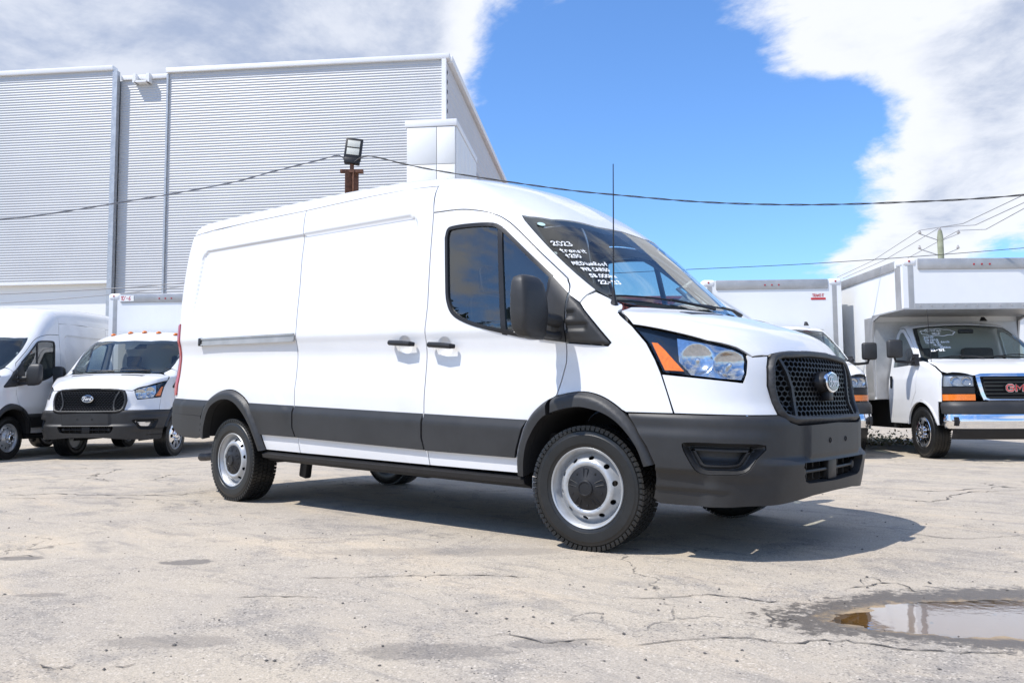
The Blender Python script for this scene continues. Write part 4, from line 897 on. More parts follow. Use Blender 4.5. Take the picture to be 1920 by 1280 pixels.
    if opts.get('text'):
        def put(q):
            P,N=front_map(S)(q); return P+N*.003
        for tx,(x,y,z),s in opts['text']:
            ls,_=strokes(tx,s,.05)
            lines=[[(y+p*.80,z+q*.46+p*.05) for p,q in l] for l in ls]
            ribbon(lines,.0046,put,True).obj('window_writing',inkw,ws,fixn=False)
    if opts.get('sticker'):
        c=AX.to((-.52,-.785,1.945)); panel('window_sticker',circ(c[0],c[1],.020,20,.020),AX,simple('sticker_mint',(.45,.62,.6),.5),ws,h=.02,gap=0,off=.002,depth=0,mirror=False)
    # cab roof with pillars
    half=[(-.425,0,1.99),(-.43,-.30,1.985),(-.53,-.66,1.99),(-.61,-.79,2.0),(-.645,-.825,2.01),(-.60,-.85,1.97),(-.34,-.90,1.75),(-.03,-.862,1.49)]
    q=[AX.to(p) for p in half]+[AX.to(sd(x,z)) for x,z in [(-.04,1.452),(-.05,1.405),(-.128,1.455)]+D_TOP[3:]+[(-1.385,2.2 if not S.low else 2.12)]]
    if not S.low: q+=[AX.to(sd(-1.408,2.30))]
    rx=-1.42
    for y in ((-.75,-.5,-.25) if not S.low else (-.78,-.5,-.25)): q.append((rx,math.atan2(y,(2.40 if not S.low else 2.12)-1.2)))
    q.append((rx,0)); full=q+[(a,-b) for a,b in q[1:-1]][::-1]
    cab=panel('cab_roof',full,AX,paint,v,h=.03,gap=.003,depth=.012,mirror=False)
    panel('headliner',[(-1.36,-.62),(-.66,-.58),(-.56,-.3),(-.54,0),(-.56,.3),(-.66,.58),(-1.36,.62)],AX,headl,v,h=.10,gap=0,off=-.05,depth=0,mirror=False)
    # interior
    m=MB(); m.prism([(.16,1.20),(.20,1.33),(.05,1.375),(-.18,1.355),(-.28,1.30),(-.30,1.12),(-.22,.85),(.10,.85)],'y',-.86,.86); m.obj('dashboard',trim,v,25)
    m=MB(); m.box((-.25,.42,1.345),(.12,.34,.06),bev=.02); m.obj('instrument_hood',trim,v)
    st=MB(); rot=Matrix.Rotation(R_(-62),3,'Y'); pts=[]
    for k in range(25):
        a=2*math.pi*k/24; p=rot@Vector((.19*math.cos(a),.19*math.sin(a),0)); pts.append(p+Vector((-.43,.42,1.28)))
    st.tube(pts,.016,8,False); st.tube([(-.43,.42,1.28),(-.28,.42,1.18)],.035,10)
    for a in (0,2.2,4.1):
        p=rot@Vector((.18*math.cos(a),.18*math.sin(a),0)); st.tube([(-.43,.42,1.28),p+Vector((-.43,.42,1.28))],.014,6)
    st.obj('steering_wheel',plastic2,v)
    for y in (-.43,.43):
        sx=MB(); sx.box((-.92,y,.86),(.52,.50,.16),bev=.05); sx.box((-1.17,y,1.22),(.14,.48,.66),Matrix.Rotation(R_(-10),3,'Y'),bev=.05)
        so_=sx.obj('seat',seatm,v,40); MB().box((-1.235,y,1.66),(.10,.27,.20),Matrix.Rotation(R_(-8),3,'Y'),bev=.04).obj('headrest',seatm,so_,40)
    MB().box((-1.46,0,1.45),(.03,1.72,1.5)).obj('bulkhead',headl if S.low else trim,v)
    MB().box((-.55,0,.62),(1.9,1.7,.04)).obj('cab_floor',liner,v)
    for s in (-1,1):
        P=AX(np.array([AX.to((-.10,s*.80,1.5)),AX.to((-.30,s*.83,1.7))]))[0]
        a=Vector(P[0])+Vector((-.08,-s*.05,-.02)); b=Vector(P[1])+Vector((-.08,-s*.05,-.02))
        MB().tube([a+Vector((.03,s*.03,.03)),a,a+Vector((-.07,-s*.02,0)),b+Vector((-.07,-s*.02,-.02)),b,b+Vector((.03,s*.03,.03))],.014,8).obj('grab_handle',headl,v)
    MB().box((-.62,0,1.90),(.03,.24,.075),bev=.02).obj('rear_view_mirror',plastic2,v)
    for s in (-1,1):
        MB().prism([(x,z) for x,z in F_IN]+[(.43,.28),(-.42,.28)],'y',s*.55,s*.56).obj('wheel_housing',liner,v)
        w=MB(); arc=F_IN; V=[];n=len(arc)
        for x,z in arc: V+=[(x,s*1.0,z+.012),(x,s*.55,z+.012)]
        w.add(V,[(2*i,2*i+1,2*i+3,2*i+2) for i in range(n-1)]); w.obj('wheel_housing',liner,v,fixn=False)
def transit_cargo(v,S,opts):
    sm=side_map(S); AX=ax_map(S,1.2,1.0); sd=lambda x,z: sm(np.array([(x,z)]))[0][0]
    sl=[(p[0]+.0,p[1]) for p in SL_R]+[(-2.0,.365)]+[(p[0],p[1]) for p in DR_R[::-1]]+[(-1.7,2.318),(-2.12,2.318)]
    doors=panel('sliding_door',sl,sm,paint,v,holes=[circ(-1.515,1.18,.060,28,.068)],h=.024,depth=.02)
    qr=[(-4.80,2.285),(-4.835,2.1),(-4.82,1.6),(-4.76,1.2),(-4.78,.66),(-4.74,.50),(-4.5,.42),(-4.235,.40)]+R_ARCH+SL_R[::-1]+[(-3.8,2.305)]
    quart=panel('quarter_panel',qr,sm,paint,v,h=.024,depth=.02)
    for k,o in enumerate(doors):
        s=1 if k==0 else -1
        m=MB(); m.tube([(-1.635,-s*1.032,1.196),(-1.625,-s*1.060,1.195),(-1.52,-s*1.068,1.190),(-1.42,-s*1.060,1.184),(-1.405,-s*1.032,1.182)],[.015,.019,.020,.018,.014],10); m.obj('door_handle',plastic2,o)
    for par,nm,poly,of in ((doors,'side_moulding',[(-2.778,.722),(-1.305,.722),(-1.305,.56),(-1.275,.478),(-2.735,.474),(-2.778,.55)],cladding),
        (quart,'side_moulding',[(p[0]+.006,p[1]) for p in R_ARCH if p[0]>-3.45 and .472<p[1]<.722]+[(-3.245,.468),(-2.745,.474),(-2.79,.55),(-2.79,.722),(-3.43,.722)],cladding),
        (quart,'side_moulding',[(-4.77,.722),(-4.078,.722)]+[p for p in R_ARCH if p[0]<-4.0 and .585<p[1]<.715][::-1]+[(-4.20,.58),(-4.78,.58)],cladding),
        (doors,'handle_cup',circ(-1.515,1.18,.066,28,.074),lambda P,uv:-.0008-.020*sst(.064-np.hypot((uv[:,0]+1.515)*.9,uv[:,1]-1.18),0,.04))):
        qs=panel(nm,poly,sm,plastic if nm!='handle_cup' else paint,par[0],h=.02 if nm!='handle_cup' else .012,gap=.003 if nm!='handle_cup' else 0,off=of,depth=.02 if nm!='handle_cup' else 0,mirror=par[1])
    fl=R_ARCH+R_IN[::-1]; panel('wheel_arch_flare',fl,sm,plastic,v,h=.018,gap=.002,off=arch_off(R_ARCH),depth=.07)
    # sliding-door rail
    for k,o in enumerate(quart):
        s=1 if k==0 else -1; 
        P=sm(np.array([(-4.26,1.24),(-2.80,1.255)]))[0]; a,b=P[0],P[1]; pts=[(a[0]+(b[0]-a[0])*t,s*(a[1]+(b[1]-a[1])*t-.006),a[2]+(b[2]-a[2])*t) for t in np.linspace(0,1,9)]
        m=MB()
        for (dz,hh,dy) in ((.026,.014,.010),(-.026,.014,.010),(0,.040,.002)):
            for i in range(8):
                p,q=Vector(pts[i]),Vector(pts[i+1]); c=(p+q)/2; m.box((c.x,c.y-s*dy,c.z+dz),((q-p).length+.001,.014,hh),Matrix.Rotation(math.atan2(q.y-p.y,q.x-p.x),3,'Z')@Matrix.Rotation(-math.atan2(q.z-p.z,q.x-p.x),3,'Y'))
        r=m.obj('door_rail',alu,o); MB().box((pts[0][0]-.012,pts[0][1]-s*.004,pts[0][2]),(.05,.03,.072),bev=.006).obj('rail_end_cap',plastic2,r)
    # rear bumper corner, roof, rear doors, lamps
    rb=[(-4.80,.585),(-4.20,.582)]+[p for p in R_ARCH if p[0]<-4.1 and p[1]<.57][::-1]+[(-4.235,.395),(-4.30,.375),(-4.55,.372),(-4.70,.40),(-4.79,.47)]
    panel('rear_bumper_corner',rb,sm,plastic,v,h=.025,gap=.002,off=.026,depth=.05)
    RM=rear_map(S); MB().box((-4.86,0,.50),(.16,1.86,.20),bev=.05).obj('rear_bumper',plastic,v)
    panel('rear_door',[(0,.62),(-.84,.62),(-.86,1.2),(-.78,2.0),(-.70,2.25),(0,2.30)],RM,paint,v,h=.08)
    panel('tail_lamp',[(-4.775,1.40),(-4.725,1.42),(-4.70,1.30),(-4.705,.90),(-4.72,.755),(-4.76,.745),(-4.795,.90),(-4.795,1.25)],sm,redm,v,h=.02,gap=0,off=.010,depth=.014)
    q=[AX.to(sd(-1.408,2.30)),AX.to(sd(-2.12,2.318)),AX.to(sd(-2.93,2.305)),AX.to(sd(-3.8,2.305)),AX.to(sd(-4.79,2.285)),(-4.86,math.atan2(-.5,1.2)),(-4.86,0)]
    q=[(-1.42,0)]+[(-1.42,math.atan2(y,1.2)) for y in(-.25,-.5,-.75)]+q; full=q+[(a,-b) for a,b in q[1:-1]][::-1]
    panel('roof',full,AX,paint,v,h=.04,gap=.003,mirror=False)
    # sill, underbody
    for s in (-1,1):
        m=MB(); pr=[(.955,.30),(1.002,.315),(1.012,.345),(.985,.362),(.93,.365),(.93,.285)]
        V=[];n=len(pr); xs=[-3.24,-2.4,-1.3,-.43]
        for x in xs:
            dz=(x+.43)*.018+.018
            for y,z in pr: V.append((x,s*y,z+dz))
        m.add(V,[(i*n+k,i*n+(k+1)%n,(i+1)*n+(k+1)%n,(i+1)*n+k) for i in range(len(xs)-1) for k in range(n)]+[tuple(range(n)),tuple((len(xs)-1)*n+k for k in range(n))]); m.obj('side_sill',plastic2,v,30)
        MB().prism([(x,z) for x,z in R_IN]+[(-3.27,.28),(-4.15,.28)],'y',s*.50,s*.51).obj('wheel_housing',liner,v)
        w=MB(); V=[];n=len(R_IN)
        for x,z in R_IN: V+=[(x,s*1.0,z+.02),(x,s*.50,z+.02)]
        w.add(V,[(2*i,2*i+1,2*i+3,2*i+2) for i in range(n-1)]); w.obj('wheel_housing',liner,v,fixn=False)
    MB().box((-1.85,0,.40),(2.75,1.86,.06)).obj('underbody',liner,v); MB().box((-3.72,0,.45),(1.0,1.0,.06)).obj('underbody',liner,v); MB().box((-4.45,0,.43),(.55,1.7,.06)).obj('underbody',liner,v); MB().box((.32,0,.36),(.9,1.0,.05)).obj('underbody',liner,v)
    MB().tube([(-4.60,-.80,.17),(-4.52,-.80,.175),(-4.2,-.72,.22),(-3.4,-.5,.30)],[.038,.036,.036,.036],12).obj('exhaust_pipe',exst,v)
    MB().box((-3.12,-.66,.22),(.10,.07,.24),Matrix.Rotation(.15,3,'Y'),bev=.02).obj('spring_hanger',plastic2,v)
    MB().box((-2.2,-.35,.30),(1.0,.5,.17),bev=.05).obj('fuel_tank',plastic2,v)
    MB().tube([(-3.75,-.7,.23),(-3.75,.7,.23)],.06,10).obj('rear_axle',plastic2,v)
# ------------------------------------------------------------------ the three vans of one make
TH=.0355
mv=thing('cargo_van','long white medium-roof cargo van with charcoal side mouldings and handwriting on its windscreen','van',(0,0,0),0,None,TH)
S=Transit()
TX=[('2023',(-.355,-.862,1.78),.062),('transit',(-.305,-.852,1.735),.050),('t250',(-.262,-.848,1.70),.046),('MEDiumRoof',(-.212,-.852,1.65),.046),('148 CARGO',(-.158,-.832,1.613),.044),('58.000km',(-.108,-.818,1.572),.044),('22-133',(-.052,-.80,1.53),.050)]
transit_front(mv,S,{}); transit_cab(mv,S,{'text':TX,'sticker':True}); transit_cargo(mv,S,{})
MB().tube([(.09,-.851,1.395),(.088,-.851,1.43),(.085,-.852,1.50),(.07,-.853,2.22)],[.026,.014,.005,.0028],8).obj('antenna',plastic2,mv)
for x,y,st in ((0,-.8675,.15),(0,.8675,.15),(-3.75,-.8675,0),(-3.75,.8675,0)):
    bx,bz=w2b(x,.352,TH); put_wheel(mv,'steel',bx,y,.352,.235,y<0,st,bz,TH)
# ------------------------------------------------------------------ cutaway cab of the two box trucks on the right
class Savana:
    Yz=pch([(.25,.94),(.45,.975),(.7,.995),(1.0,1.0),(1.18,.99),(1.3,.965),(1.5,.93),(1.8,.865),(2.0,.81),(2.3,.72)])
    Yx=pch([(-2,0),(0,0),(.3,.008),(.55,.035),(.75,.08),(1.0,.16)])
    Xc=pch([(.25,.78),(.36,.85),(.46,.885),(.66,.885),(.82,.865),(.86,.82),(1.0,.815),(1.18,.80),(1.25,.775),(1.32,.72)])
    Bul=pch([(0,0),(.3,.008),(.55,.03),(.75,.075),(.88,.15),(.97,.27),(1.05,.5)])
    Zc=pch([(-2.5,2.14),(-1.3,2.15),(-.95,2.145),(-.78,2.115),(-.66,2.06),(-.3,1.80),(.05,1.54),(.12,1.495),(.2,1.47),(.4,1.425),(.6,1.365),(.74,1.295),(.82,1.20),(.95,1.02)])
    Tb=pch([(0,0),(.3,.012),(.5,.03),(.7,.06),(.85,.09),(1.1,.15)])
    def Zt(s,x,ay): return s.Zc(x+s.Tb(ay)*np.clip((x+1.3)/.6,0,1))-.06*(ay/.8)**2*np.clip((-.2-x)/.5,.3,1)
    def __call__(s,x,y,z):
        ay=np.abs(y); a=ay-(s.Yz(z)-s.Yx(x)); b=x-(s.Xc(z)-s.Bul(ay)); e=.01; sl=(s.Zt(x+e,ay)-s.Zt(x-e,ay))/(2*e)
        c=(z-s.Zt(x,ay))/np.sqrt(1+sl*sl); return smax(smax(a,c,.10),b,.07)
def savana(v,opts):
    S=Savana(); sm=side_map(S); CY=cyl_map(S,0,.9); AX=ax_map(S,.9,.9); HX=ax_map(S,.5,.8)
    arch=[(.47*math.cos(t),.40+.47*math.sin(t)) for t in np.linspace(0,math.pi,15)]
    archx=[p for p in arch if p[1]>.42]
    FM=front_map(S); fx_=lambda y,z: tuple(FM(np.array([(y,z)]))[0][0])
    edge=[fx_(-.725,2.025),fx_(-.80,1.86),fx_(-.865,1.66),fx_(-.905,1.53)]
    pil=[(edge[3][0]-.07,1.50),(edge[2][0]-.085,1.67),(edge[1][0]-.09,1.86),(edge[0][0]-.07,1.99)]
    wn=cr([(-1.0,1.90),(-.985,1.955),(-.94,1.965)],3)+[(p[0]-.055,p[1]-.035) for p in pil[::-1]]+[(pil[0][0]-.05,1.42),(-1.0,1.40)]
    door=[(-1.09,.50),(-.50,.50),(-.30,.80),(-.14,1.0),(-.13,1.44)]+pil+[(pil[3][0]-.08,2.03),(-1.04,2.035),(-1.09,1.95)]
    dr=panel('cab_door',door,sm,paint,v,holes=[wn],h=.04,gap=.005,depth=.02)
    for k,o in enumerate(dr):
        s=1 if k==0 else -1
        for nm,pl_,mt_,of in (('window_glass',wn,sdglass,-.008),):
            q=panel(nm,inset(pl_,-.005),sm,mt_,o,h=.08,gap=0,off=of,depth=0,mirror=False)
            if s<0:
                co=np.array([x.co[:] for x in q.data.vertices])*[1,-1,1]; q.data=mesh(nm,co,[tuple(p.vertices)[::-1] for p in q.data.polygons],60,mt_)
        MB().box((-.98,-s*1.0,1.16),(.05,.03,.20),bev=.012).obj('door_handle',plastic2,o)
        mr=MB().box((-.20,-s*1.27,1.66),(.11,.23,.28),bev=.035).obj('wing_mirror',plastic,v,50)
        m=MB(); m.tube([(-.22,-s*1.27,1.54),(-.22,-s*1.25,1.47),(-.2,-s*1.1,1.455),(-.16,-s*.93,1.455)],.022,8); m.prism([(-.28,1.40),(-.08,1.40),(-.20,1.58)],'y',-s*.90,-s*1.0); m.tube([(-.16,-s*.93,1.455),(-.17,-s*1.0,1.53)],.03,8); m.obj('mirror_arm',plastic2,mr)
        MB().box((-.257,-s*1.27,1.66),(.006,.19,.23),bev=.002).obj('mirror_glass',mirrorm,mr)
    fend=[(-.135,1.46),(-.02,1.46),(.10,1.435),(.35,1.355),(.52,1.27),(.56,1.22),(.56,.84),(.49,.84)]+[p for p in archx if p[0]<.46][0:]+[(-.485,.50),(-.30,.80),(-.14,1.0)]
    panel('front_fender',fend,sm,paint,v,h=.035,gap=.004)
    panel('wheel_arch_lip',archx+[(p[0]*.94,.40+(p[1]-.40)*.94) for p in archx[::-1]],sm,paint,v,h=.03,gap=0,off=.012,depth=.03)
    half=[(.17,0,1.48),(.14,-.4,1.47),(.02,-.75,1.46),(.0,-.84,1.455),(.10,-.90,1.425),(.35,-.90,1.35),(.52,-.90,1.262),(.60,-.86,1.235),(.74,-.6,1.235),(.79,0,1.245)]
    hp=[HX.to(p) for p in half]; hp=hp+[(a,-b) for a,b in hp[1:-1]][::-1]; panel('hood',hp,HX,paint,v,h=.05,gap=.004,mirror=False)
    half=[fx_(0,2.07),fx_(-.35,2.06)]+edge+[fx_(-.85,1.495),fx_(-.72,1.49),fx_(-.4,1.50),fx_(0,1.51)]
    wp=[AX.to(p) for p in half]; wp=wp+[(a,-b) for a,b in wp[1:-1]][::-1]
    ws=panel('windscreen',wp,AX,wsglass,v,h=.07,gap=.003,off=-.004,depth=0,mirror=False)
    panel('windscreen_border',wp,AX,plastic2,ws,holes=[inset(wp,.045)],h=.04,gap=.003,off=-.007,depth=0,mirror=False)
    q=[AX.to(p) for p in half[:6]]+[AX.to(sm(np.array([p]))[0][0]) for p in pil+[(pil[3][0]-.08,2.035),(-1.04,2.04)]]+[(-1.12,math.atan2(-.8,1.15)*.9),(-1.12,0)]
    full=q+[(a,-b) for a,b in q[1:-1]][::-1]; panel('cab_roof',full,AX,paint,v,h=.05,gap=.003,mirror=False); panel('headliner',[(-1.08,-.52),(-.80,-.50),(-.72,-.25),(-.70,0),(-.72,.25),(-.80,.50),(-1.08,.52)],AX,headl,v,h=.10,gap=0,off=-.05,depth=0,mirror=False)
    MB().prism([(-.95,2.15),(-.78,2.135),(-.86,2.20),(-.90,2.215)],'y',.46,.50).obj('roof_antenna',plastic2,v)
    # front end
    def band(name,z0,z1,y0,y1,mat,par,off,depth=.03,both=True,h=.03,gap=.002,x=.8):
        pts=[]
        for y in np.linspace(y0,y1,9): pts.append((y,z1))
        for y in np.linspace(y1,y0,9): pts.append((y,z0))
        def U(y,z):
            ay=abs(y); xx=float(S.Xc(np.array([z]))[0]-S.Bul(np.array([ay]))[0]); return CY.to((xx,y,z))
        pl_=[U(y,z) for y,z in pts]; return panel(name,pl_,CY,mat,par,h=h,gap=gap,off=off,depth=depth,mirror=both)
    bmp=band('bumper_chrome',.46,.665,-.96,.96,chrome,v,lambda P,uv:.02+.02*sst(.10-np.abs(P[:,2]-.565),0,.09),.06,False)
    band('bumper_top',.67,.835,-.975,.975,plastic,v,lambda P,uv:.012+.02*sst(.835-P[:,2],0,.05),.06,False); band('bumper_valance',.30,.455,-.90,.90,plastic2,v,-.01,.05,False)
    for s in (-1,1): MB().box((.80,s*.88,.565),(.12,.03,.13),bev=.01).obj('bumper_notch',plastic2,bmp)
    for s in (-1,1):
        y0,y1=(-.975,-.585) if s<0 else (.585,.975)
        H=band('headlamp_housing',1.06,1.238,y0,y1,simple('lamp_grey',(.34,.35,.36),.3,metal=.6) if 'lamp_grey' not in MATS else MATS['lamp_grey'],v,-.03,-.03,False)
        band('headlamp_lens',1.06,1.238,y0,y1,lens,H,.0,.0,False)
        for yc in (.83,.69):
            P,N=CY(np.array([CY.to((float(S.Xc(np.array([1.145]))[0]-S.Bul(np.array([yc]))[0]),s*yc,1.145))])); o=MB().lathe([(.018,.066),(-.004,.06),(-.018,.03),(-.020,.012),(.0,.010),(.002,0)],20,'x').obj('headlamp_reflector',lampref,H); o.location=Vector(P[0]-N[0]*.026); o.rotation_euler=(0,0,s*.12)
        band('lamp_filler',.955,1.055,y0,y1,plastic2,v,-.01,.02,False); band('turn_signal',.858,.95,y0+(.02 if s<0 else 0),y1-(.02 if s>0 else 0),amber,v,.004,.02,False)
    half=[(0,1.235),(-.50,1.235),(-.575,1.215),(-.56,1.10),(-.525,.95),(-.49,.86),(-.43,.832),(0,.828)]
    def U(y,z): xx=float(S.Xc(np.array([z]))[0]-S.Bul(np.array([abs(y)]))[0]); return CY.to((xx,y,z))
    go=[U(y,z) for y,z in half]; go=go+[(-a,b) for a,b in go[1:-1]][::-1]; gi=inset(go,.045)
    gr=panel('grille_surround',go,CY,chrome,v,holes=[gi],h=.02,gap=.001,off=.025,depth=.05,mirror=False); panel('grille_back',inset(go,.02),CY,liner,gr,h=.08,gap=0,off=-.03,depth=0,mirror=False)
    for z in np.linspace(.90,1.17,6):
        pts=[]
        for y in np.linspace(-.47,.47,9):
            P,N=CY(np.array([U(y,z)])); pts.append(P[0]+N[0]*.004)
        m=MB()
        for a,b in zip(pts,pts[1:]): m.box((Vector(a)+Vector(b))/2,((Vector(b)-Vector(a)).length*1.02,.018,.012),Matrix.Rotation(math.atan2(b[1]-a[1],b[0]-a[0]),3,'Z'))
        m.obj('grille_slat',gloss,gr)
    # G M C letters
    lt={'G':[[(.92,.80),(.75,1),(.25,1),(.04,.78),(.04,.22),(.25,0),(.78,0),(.95,.2),(.95,.5),(.55,.5)]],'M':[[(.04,0),(.04,1),(.5,.35),(.96,1),(.96,0)]],'C':[[(.95,.75),(.75,1),(.25,1),(.04,.75),(.04,.25),(.25,0),(.75,0),(.95,.25)]]}
    x0=-.185
    for ch in 'GMC':
        for wdt,mt_,ex in ((.030,chrome,.058),(.020,redpl,.061)):
            o=ribbon([[(x0+a*.105,1.035+(b-.5)*.085) for a,b in l] for l in lt[ch]],wdt,lambda a,b:(.80+ex,a,b)).obj('emblem_letter',mt_,gr,fixn=False)
        x0+=.132
    # cowl, wipers, interior
    for a,b in (((.06,-.80),(.13,-.12)),((.13,.05),(.02,.78))):
        pts=[]
        for t in np.linspace(0,1,8):
            x=a[0]+(b[0]-a[0])*t-.05*math.sin(3.14*t); y=a[1]+(b[1]-a[1])*t; P,N=AX(np.array([AX.to((x,y,1.5))])); pts.append(P[0]+N[0]*.02)
        m=MB(); m.tube(pts,.007,6); m.tube([pts[4],pts[6]+np.array([.03,0,0]),pts[7]+np.array([.06,0,-.02])],.011,6); m.obj('wiper',plastic2,v)
    MB().prism([(.08,1.20),(.10,1.40),(-.20,1.43),(-.33,1.36),(-.35,1.0),(.05,1.0)],'y',-.84,.84).obj('dashboard',trim,v,25)
    st=MB(); rot=Matrix.Rotation(R_(-60),3,'Y'); st.tube([rot@Vector((.19*math.cos(2*math.pi*k/20),.19*math.sin(2*math.pi*k/20),0))+Vector((-.45,.40,1.38)) for k in range(21)],.016,8,False); st.tube([(-.45,.40,1.38),(-.3,.4,1.25)],.04,8); st.obj('steering_wheel',plastic2,v)
    for y in (-.45,.45):
        m=MB(); m.box((-.80,y,.95),(.45,.5,.16),bev=.05); m.box((-1.0,y,1.36),(.14,.5,.72),Matrix.Rotation(R_(-10),3,'Y'),bev=.05); m.obj('seat',seatm,v,40); 
    MB().box((-.52,0,1.95),(.03,.24,.07),bev=.02).obj('rear_view_mirror',plastic2,v); MB().box((-1.14,0,1.35),(.02,1.7,1.5)).obj('cab_back',headl,v); MB().box((-.5,0,.70),(1.3,1.7,.04)).obj('cab_floor',liner,v)
    MB().box((-.5,0,.46),(1.9,1.2,.10)).obj('underbody',liner,v); MB().box((-2.6,0,.64),(3.2,1.7,.46)).obj('chassis',liner,v); MB().box((-.15,0,.62),(1.1,1.1,.4)).obj('engine_bay',liner,v)
    for s in (-1,1):
        w=MB(); V=[]
        for x,z in archx: V+=[(x*.97,s*.98,z-.01),(x*.97,s*.55,z-.01)]
        w.add(V,[(2*i,2*i+1,2*i+3,2*i+2) for i in range(len(archx)-1)]); w.obj('wheel_housing',liner,v,fixn=False)
        MB().prism([(x,z) for x,z in archx],'y',s*.54,s*.55).obj('wheel_housing',liner,v)
    if opts.get('text'):
        def put(q_):
            P,N=front_map(S)(q_); return P+N*.003
        for tx,(x,y,z),sz in opts['text']:
            ls,_=strokes(tx,sz,.08); ribbon([[(y+p*.86,z+q2*.52+p*.03) for p,q2 in l] for l in ls],.0075,put,True).obj('window_writing',inkw,ws,fixn=False)
        lp=[(-.44+(.24+.012*math.cos(9*t))*math.cos(t),1.935+(.060+.006*math.cos(9*t))*math.sin(t)) for t in np.linspace(0,6.28,80)]
        ribbon([lp],.010,put,True).obj('window_writing',inkw,ws,fixn=False)
    MB().tube([(.10,-.86,1.43),(.10,-.86,1.46),(.06,-.87,2.25)],[.016,.006,.003],6).obj('antenna',plastic2,v)
    for x,y in ((0,-.86),(0,.86)): put_wheel(v,'chrome',x,y,.385,.245,y<0)
def cargo_box(v,x0,x1,hw,z0,z1,attic=None,sticker=True,label=None,low_alu=False,rivets=True):
    whitep=MATS.get('box_white') or simple('box_white',(.78,.79,.79),.42,var=.04,vscale=1.2)
    B=MB(); B.box(((x0+x1)/2,0,(z0+z1)/2),(x1-x0,2*hw,z1-z0)); bx=B.obj('cargo_box',whitep,v)
    fx=x1
    if attic:
        ax,az=attic; MB().box(((x1+ax)/2-.05,0,(az+z1)/2),(ax-x1+.1,2*hw-.003,z1-az-.003)).obj('attic',whitep,bx); fx=ax
        MB().box(((x1+ax)/2,0,az-.012),(ax-x1+.02,2*hw+.01,.022)).obj('attic_floor',alu,bx)
        for s in (-1,1): MB().prism([(x1-.3,az-.03),(x1+.0,az-.03),(x1+.32,az-.026),(x1+.05,az-.10),(x1+.004,az-.35),(x1+.004,z0+.05),(x1-.3,z0+.05)],'y',s*(hw-.02),s*(hw+.012)).obj('front_wing',alu,bx)
        MB().box((x1+.010,0,(z0+az)/2-.05),(.016,2*hw-.06,az-z0-.12)).obj('lower_front',alu,bx)
        zb=az
    else: zb=z0
    for s in (-1,1):
        m=MB(); n=8; r=.11
        pts=[(fx-.26,s*(hw+.004))]+[(fx-r+r*math.sin(t)+.004,s*(hw-r+r*math.cos(t)+.004)) for t in np.linspace(0,math.pi/2,n)]+[(fx+.004,s*(hw-.16))]
        V=[(x,y,zb) for x,y in pts]+[(x,y,z1-.10) for x,y in pts]; k=len(pts); m.add(V,[(i,i+1,k+i+1,k+i) for i in range(k-1)]); m.obj('corner_post',alu,bx,60)
        MB().box((fx-.115,s*(hw-.105),z1-.045),(.255,.235,.135),bev=.045).obj('corner_casting',capm,bx,60)
        MB().box(((x0+fx)/2-.1,s*(hw+.004),z1-.06),(fx-x0-.35,.03,.14),bev=.006).obj('side_rail',alu,bx); MB().box(((x0+x1)/2,s*(hw+.003),z0+.05),(x1-x0-.02,.02,.12),bev=.004).obj('bottom_rail',alu,bx)
    MB().box((fx+.001,0,z1-.075),(.035,2*hw-.46,.17),bev=.012).obj('front_rail',alu,bx)
    MB().box(((x0+fx)/2,0,z1+.004),(fx-x0-.1,2*hw-.1,.02)).obj('box_roof',whitep,bx)
    for y in (-.12,0,.12): MB().lathe([(0,.016),(.008,.014),(.012,0)],10,'x',(fx+.019,y,z1-.085)).obj('marker_lamp',redm,bx)
    for s in (-1,1): MB().lathe([(0,.018),(.008,.016),(.012,0)],10,'x',(fx+.012,s*(hw-.10),z1-.03)).obj('marker_lamp',redm,bx)
    if attic:
        MB().box((fx+.003,0,zb+.035),(.012,2*hw-.34,.07)).obj('front_bottom_rail',alu,bx)
        for y in np.linspace(-hw+.25,hw-.25,12): MB().lathe([(0,.016),(.006,.014),(.009,0)],8,'x',(fx+.009,y,zb+.035)).obj('rivet',alu,bx)
    if sticker:
        s=.075; ls,w=strokes('TRANSIT',.05,0,.62,0,2); yy=hw-.30-w
        ribbon([[(p,q) for p,q in l] for l in ls],.008,lambda a,b:(fx+.004,yy+a,z1-.30+b)).obj('box_lettering',redpl,bx,fixn=False); MB().box((fx+.003,yy+w/2,z1-.335),(.004,w*1.25,.035)).obj('red_stripe',redpl,bx)
    if label:
        MB().box((fx+.022,-hw+.36,z1-.075),(.006,.28,.11)).obj('height_label',capm,bx); ls,w=strokes(label,.075,0,.66,0,3)
        ribbon(ls,.011,lambda a,b:(fx+.0265,-hw+.245+a,z1-.112+b)).obj('label_lettering',redpl,bx,fixn=False)
    MB().box(((x0+x1)/2,0,z0-.10),(x1-x0-.1,.9,.20)).obj('chassis_rail',liner,v); MB().box((x0+.8,0,.55),(.1,1.9,.1)).obj('rear_beam',liner,v)
    return bx
# ------------------------------------------------------------------ parked vehicles behind
HD=R_(-52.3)
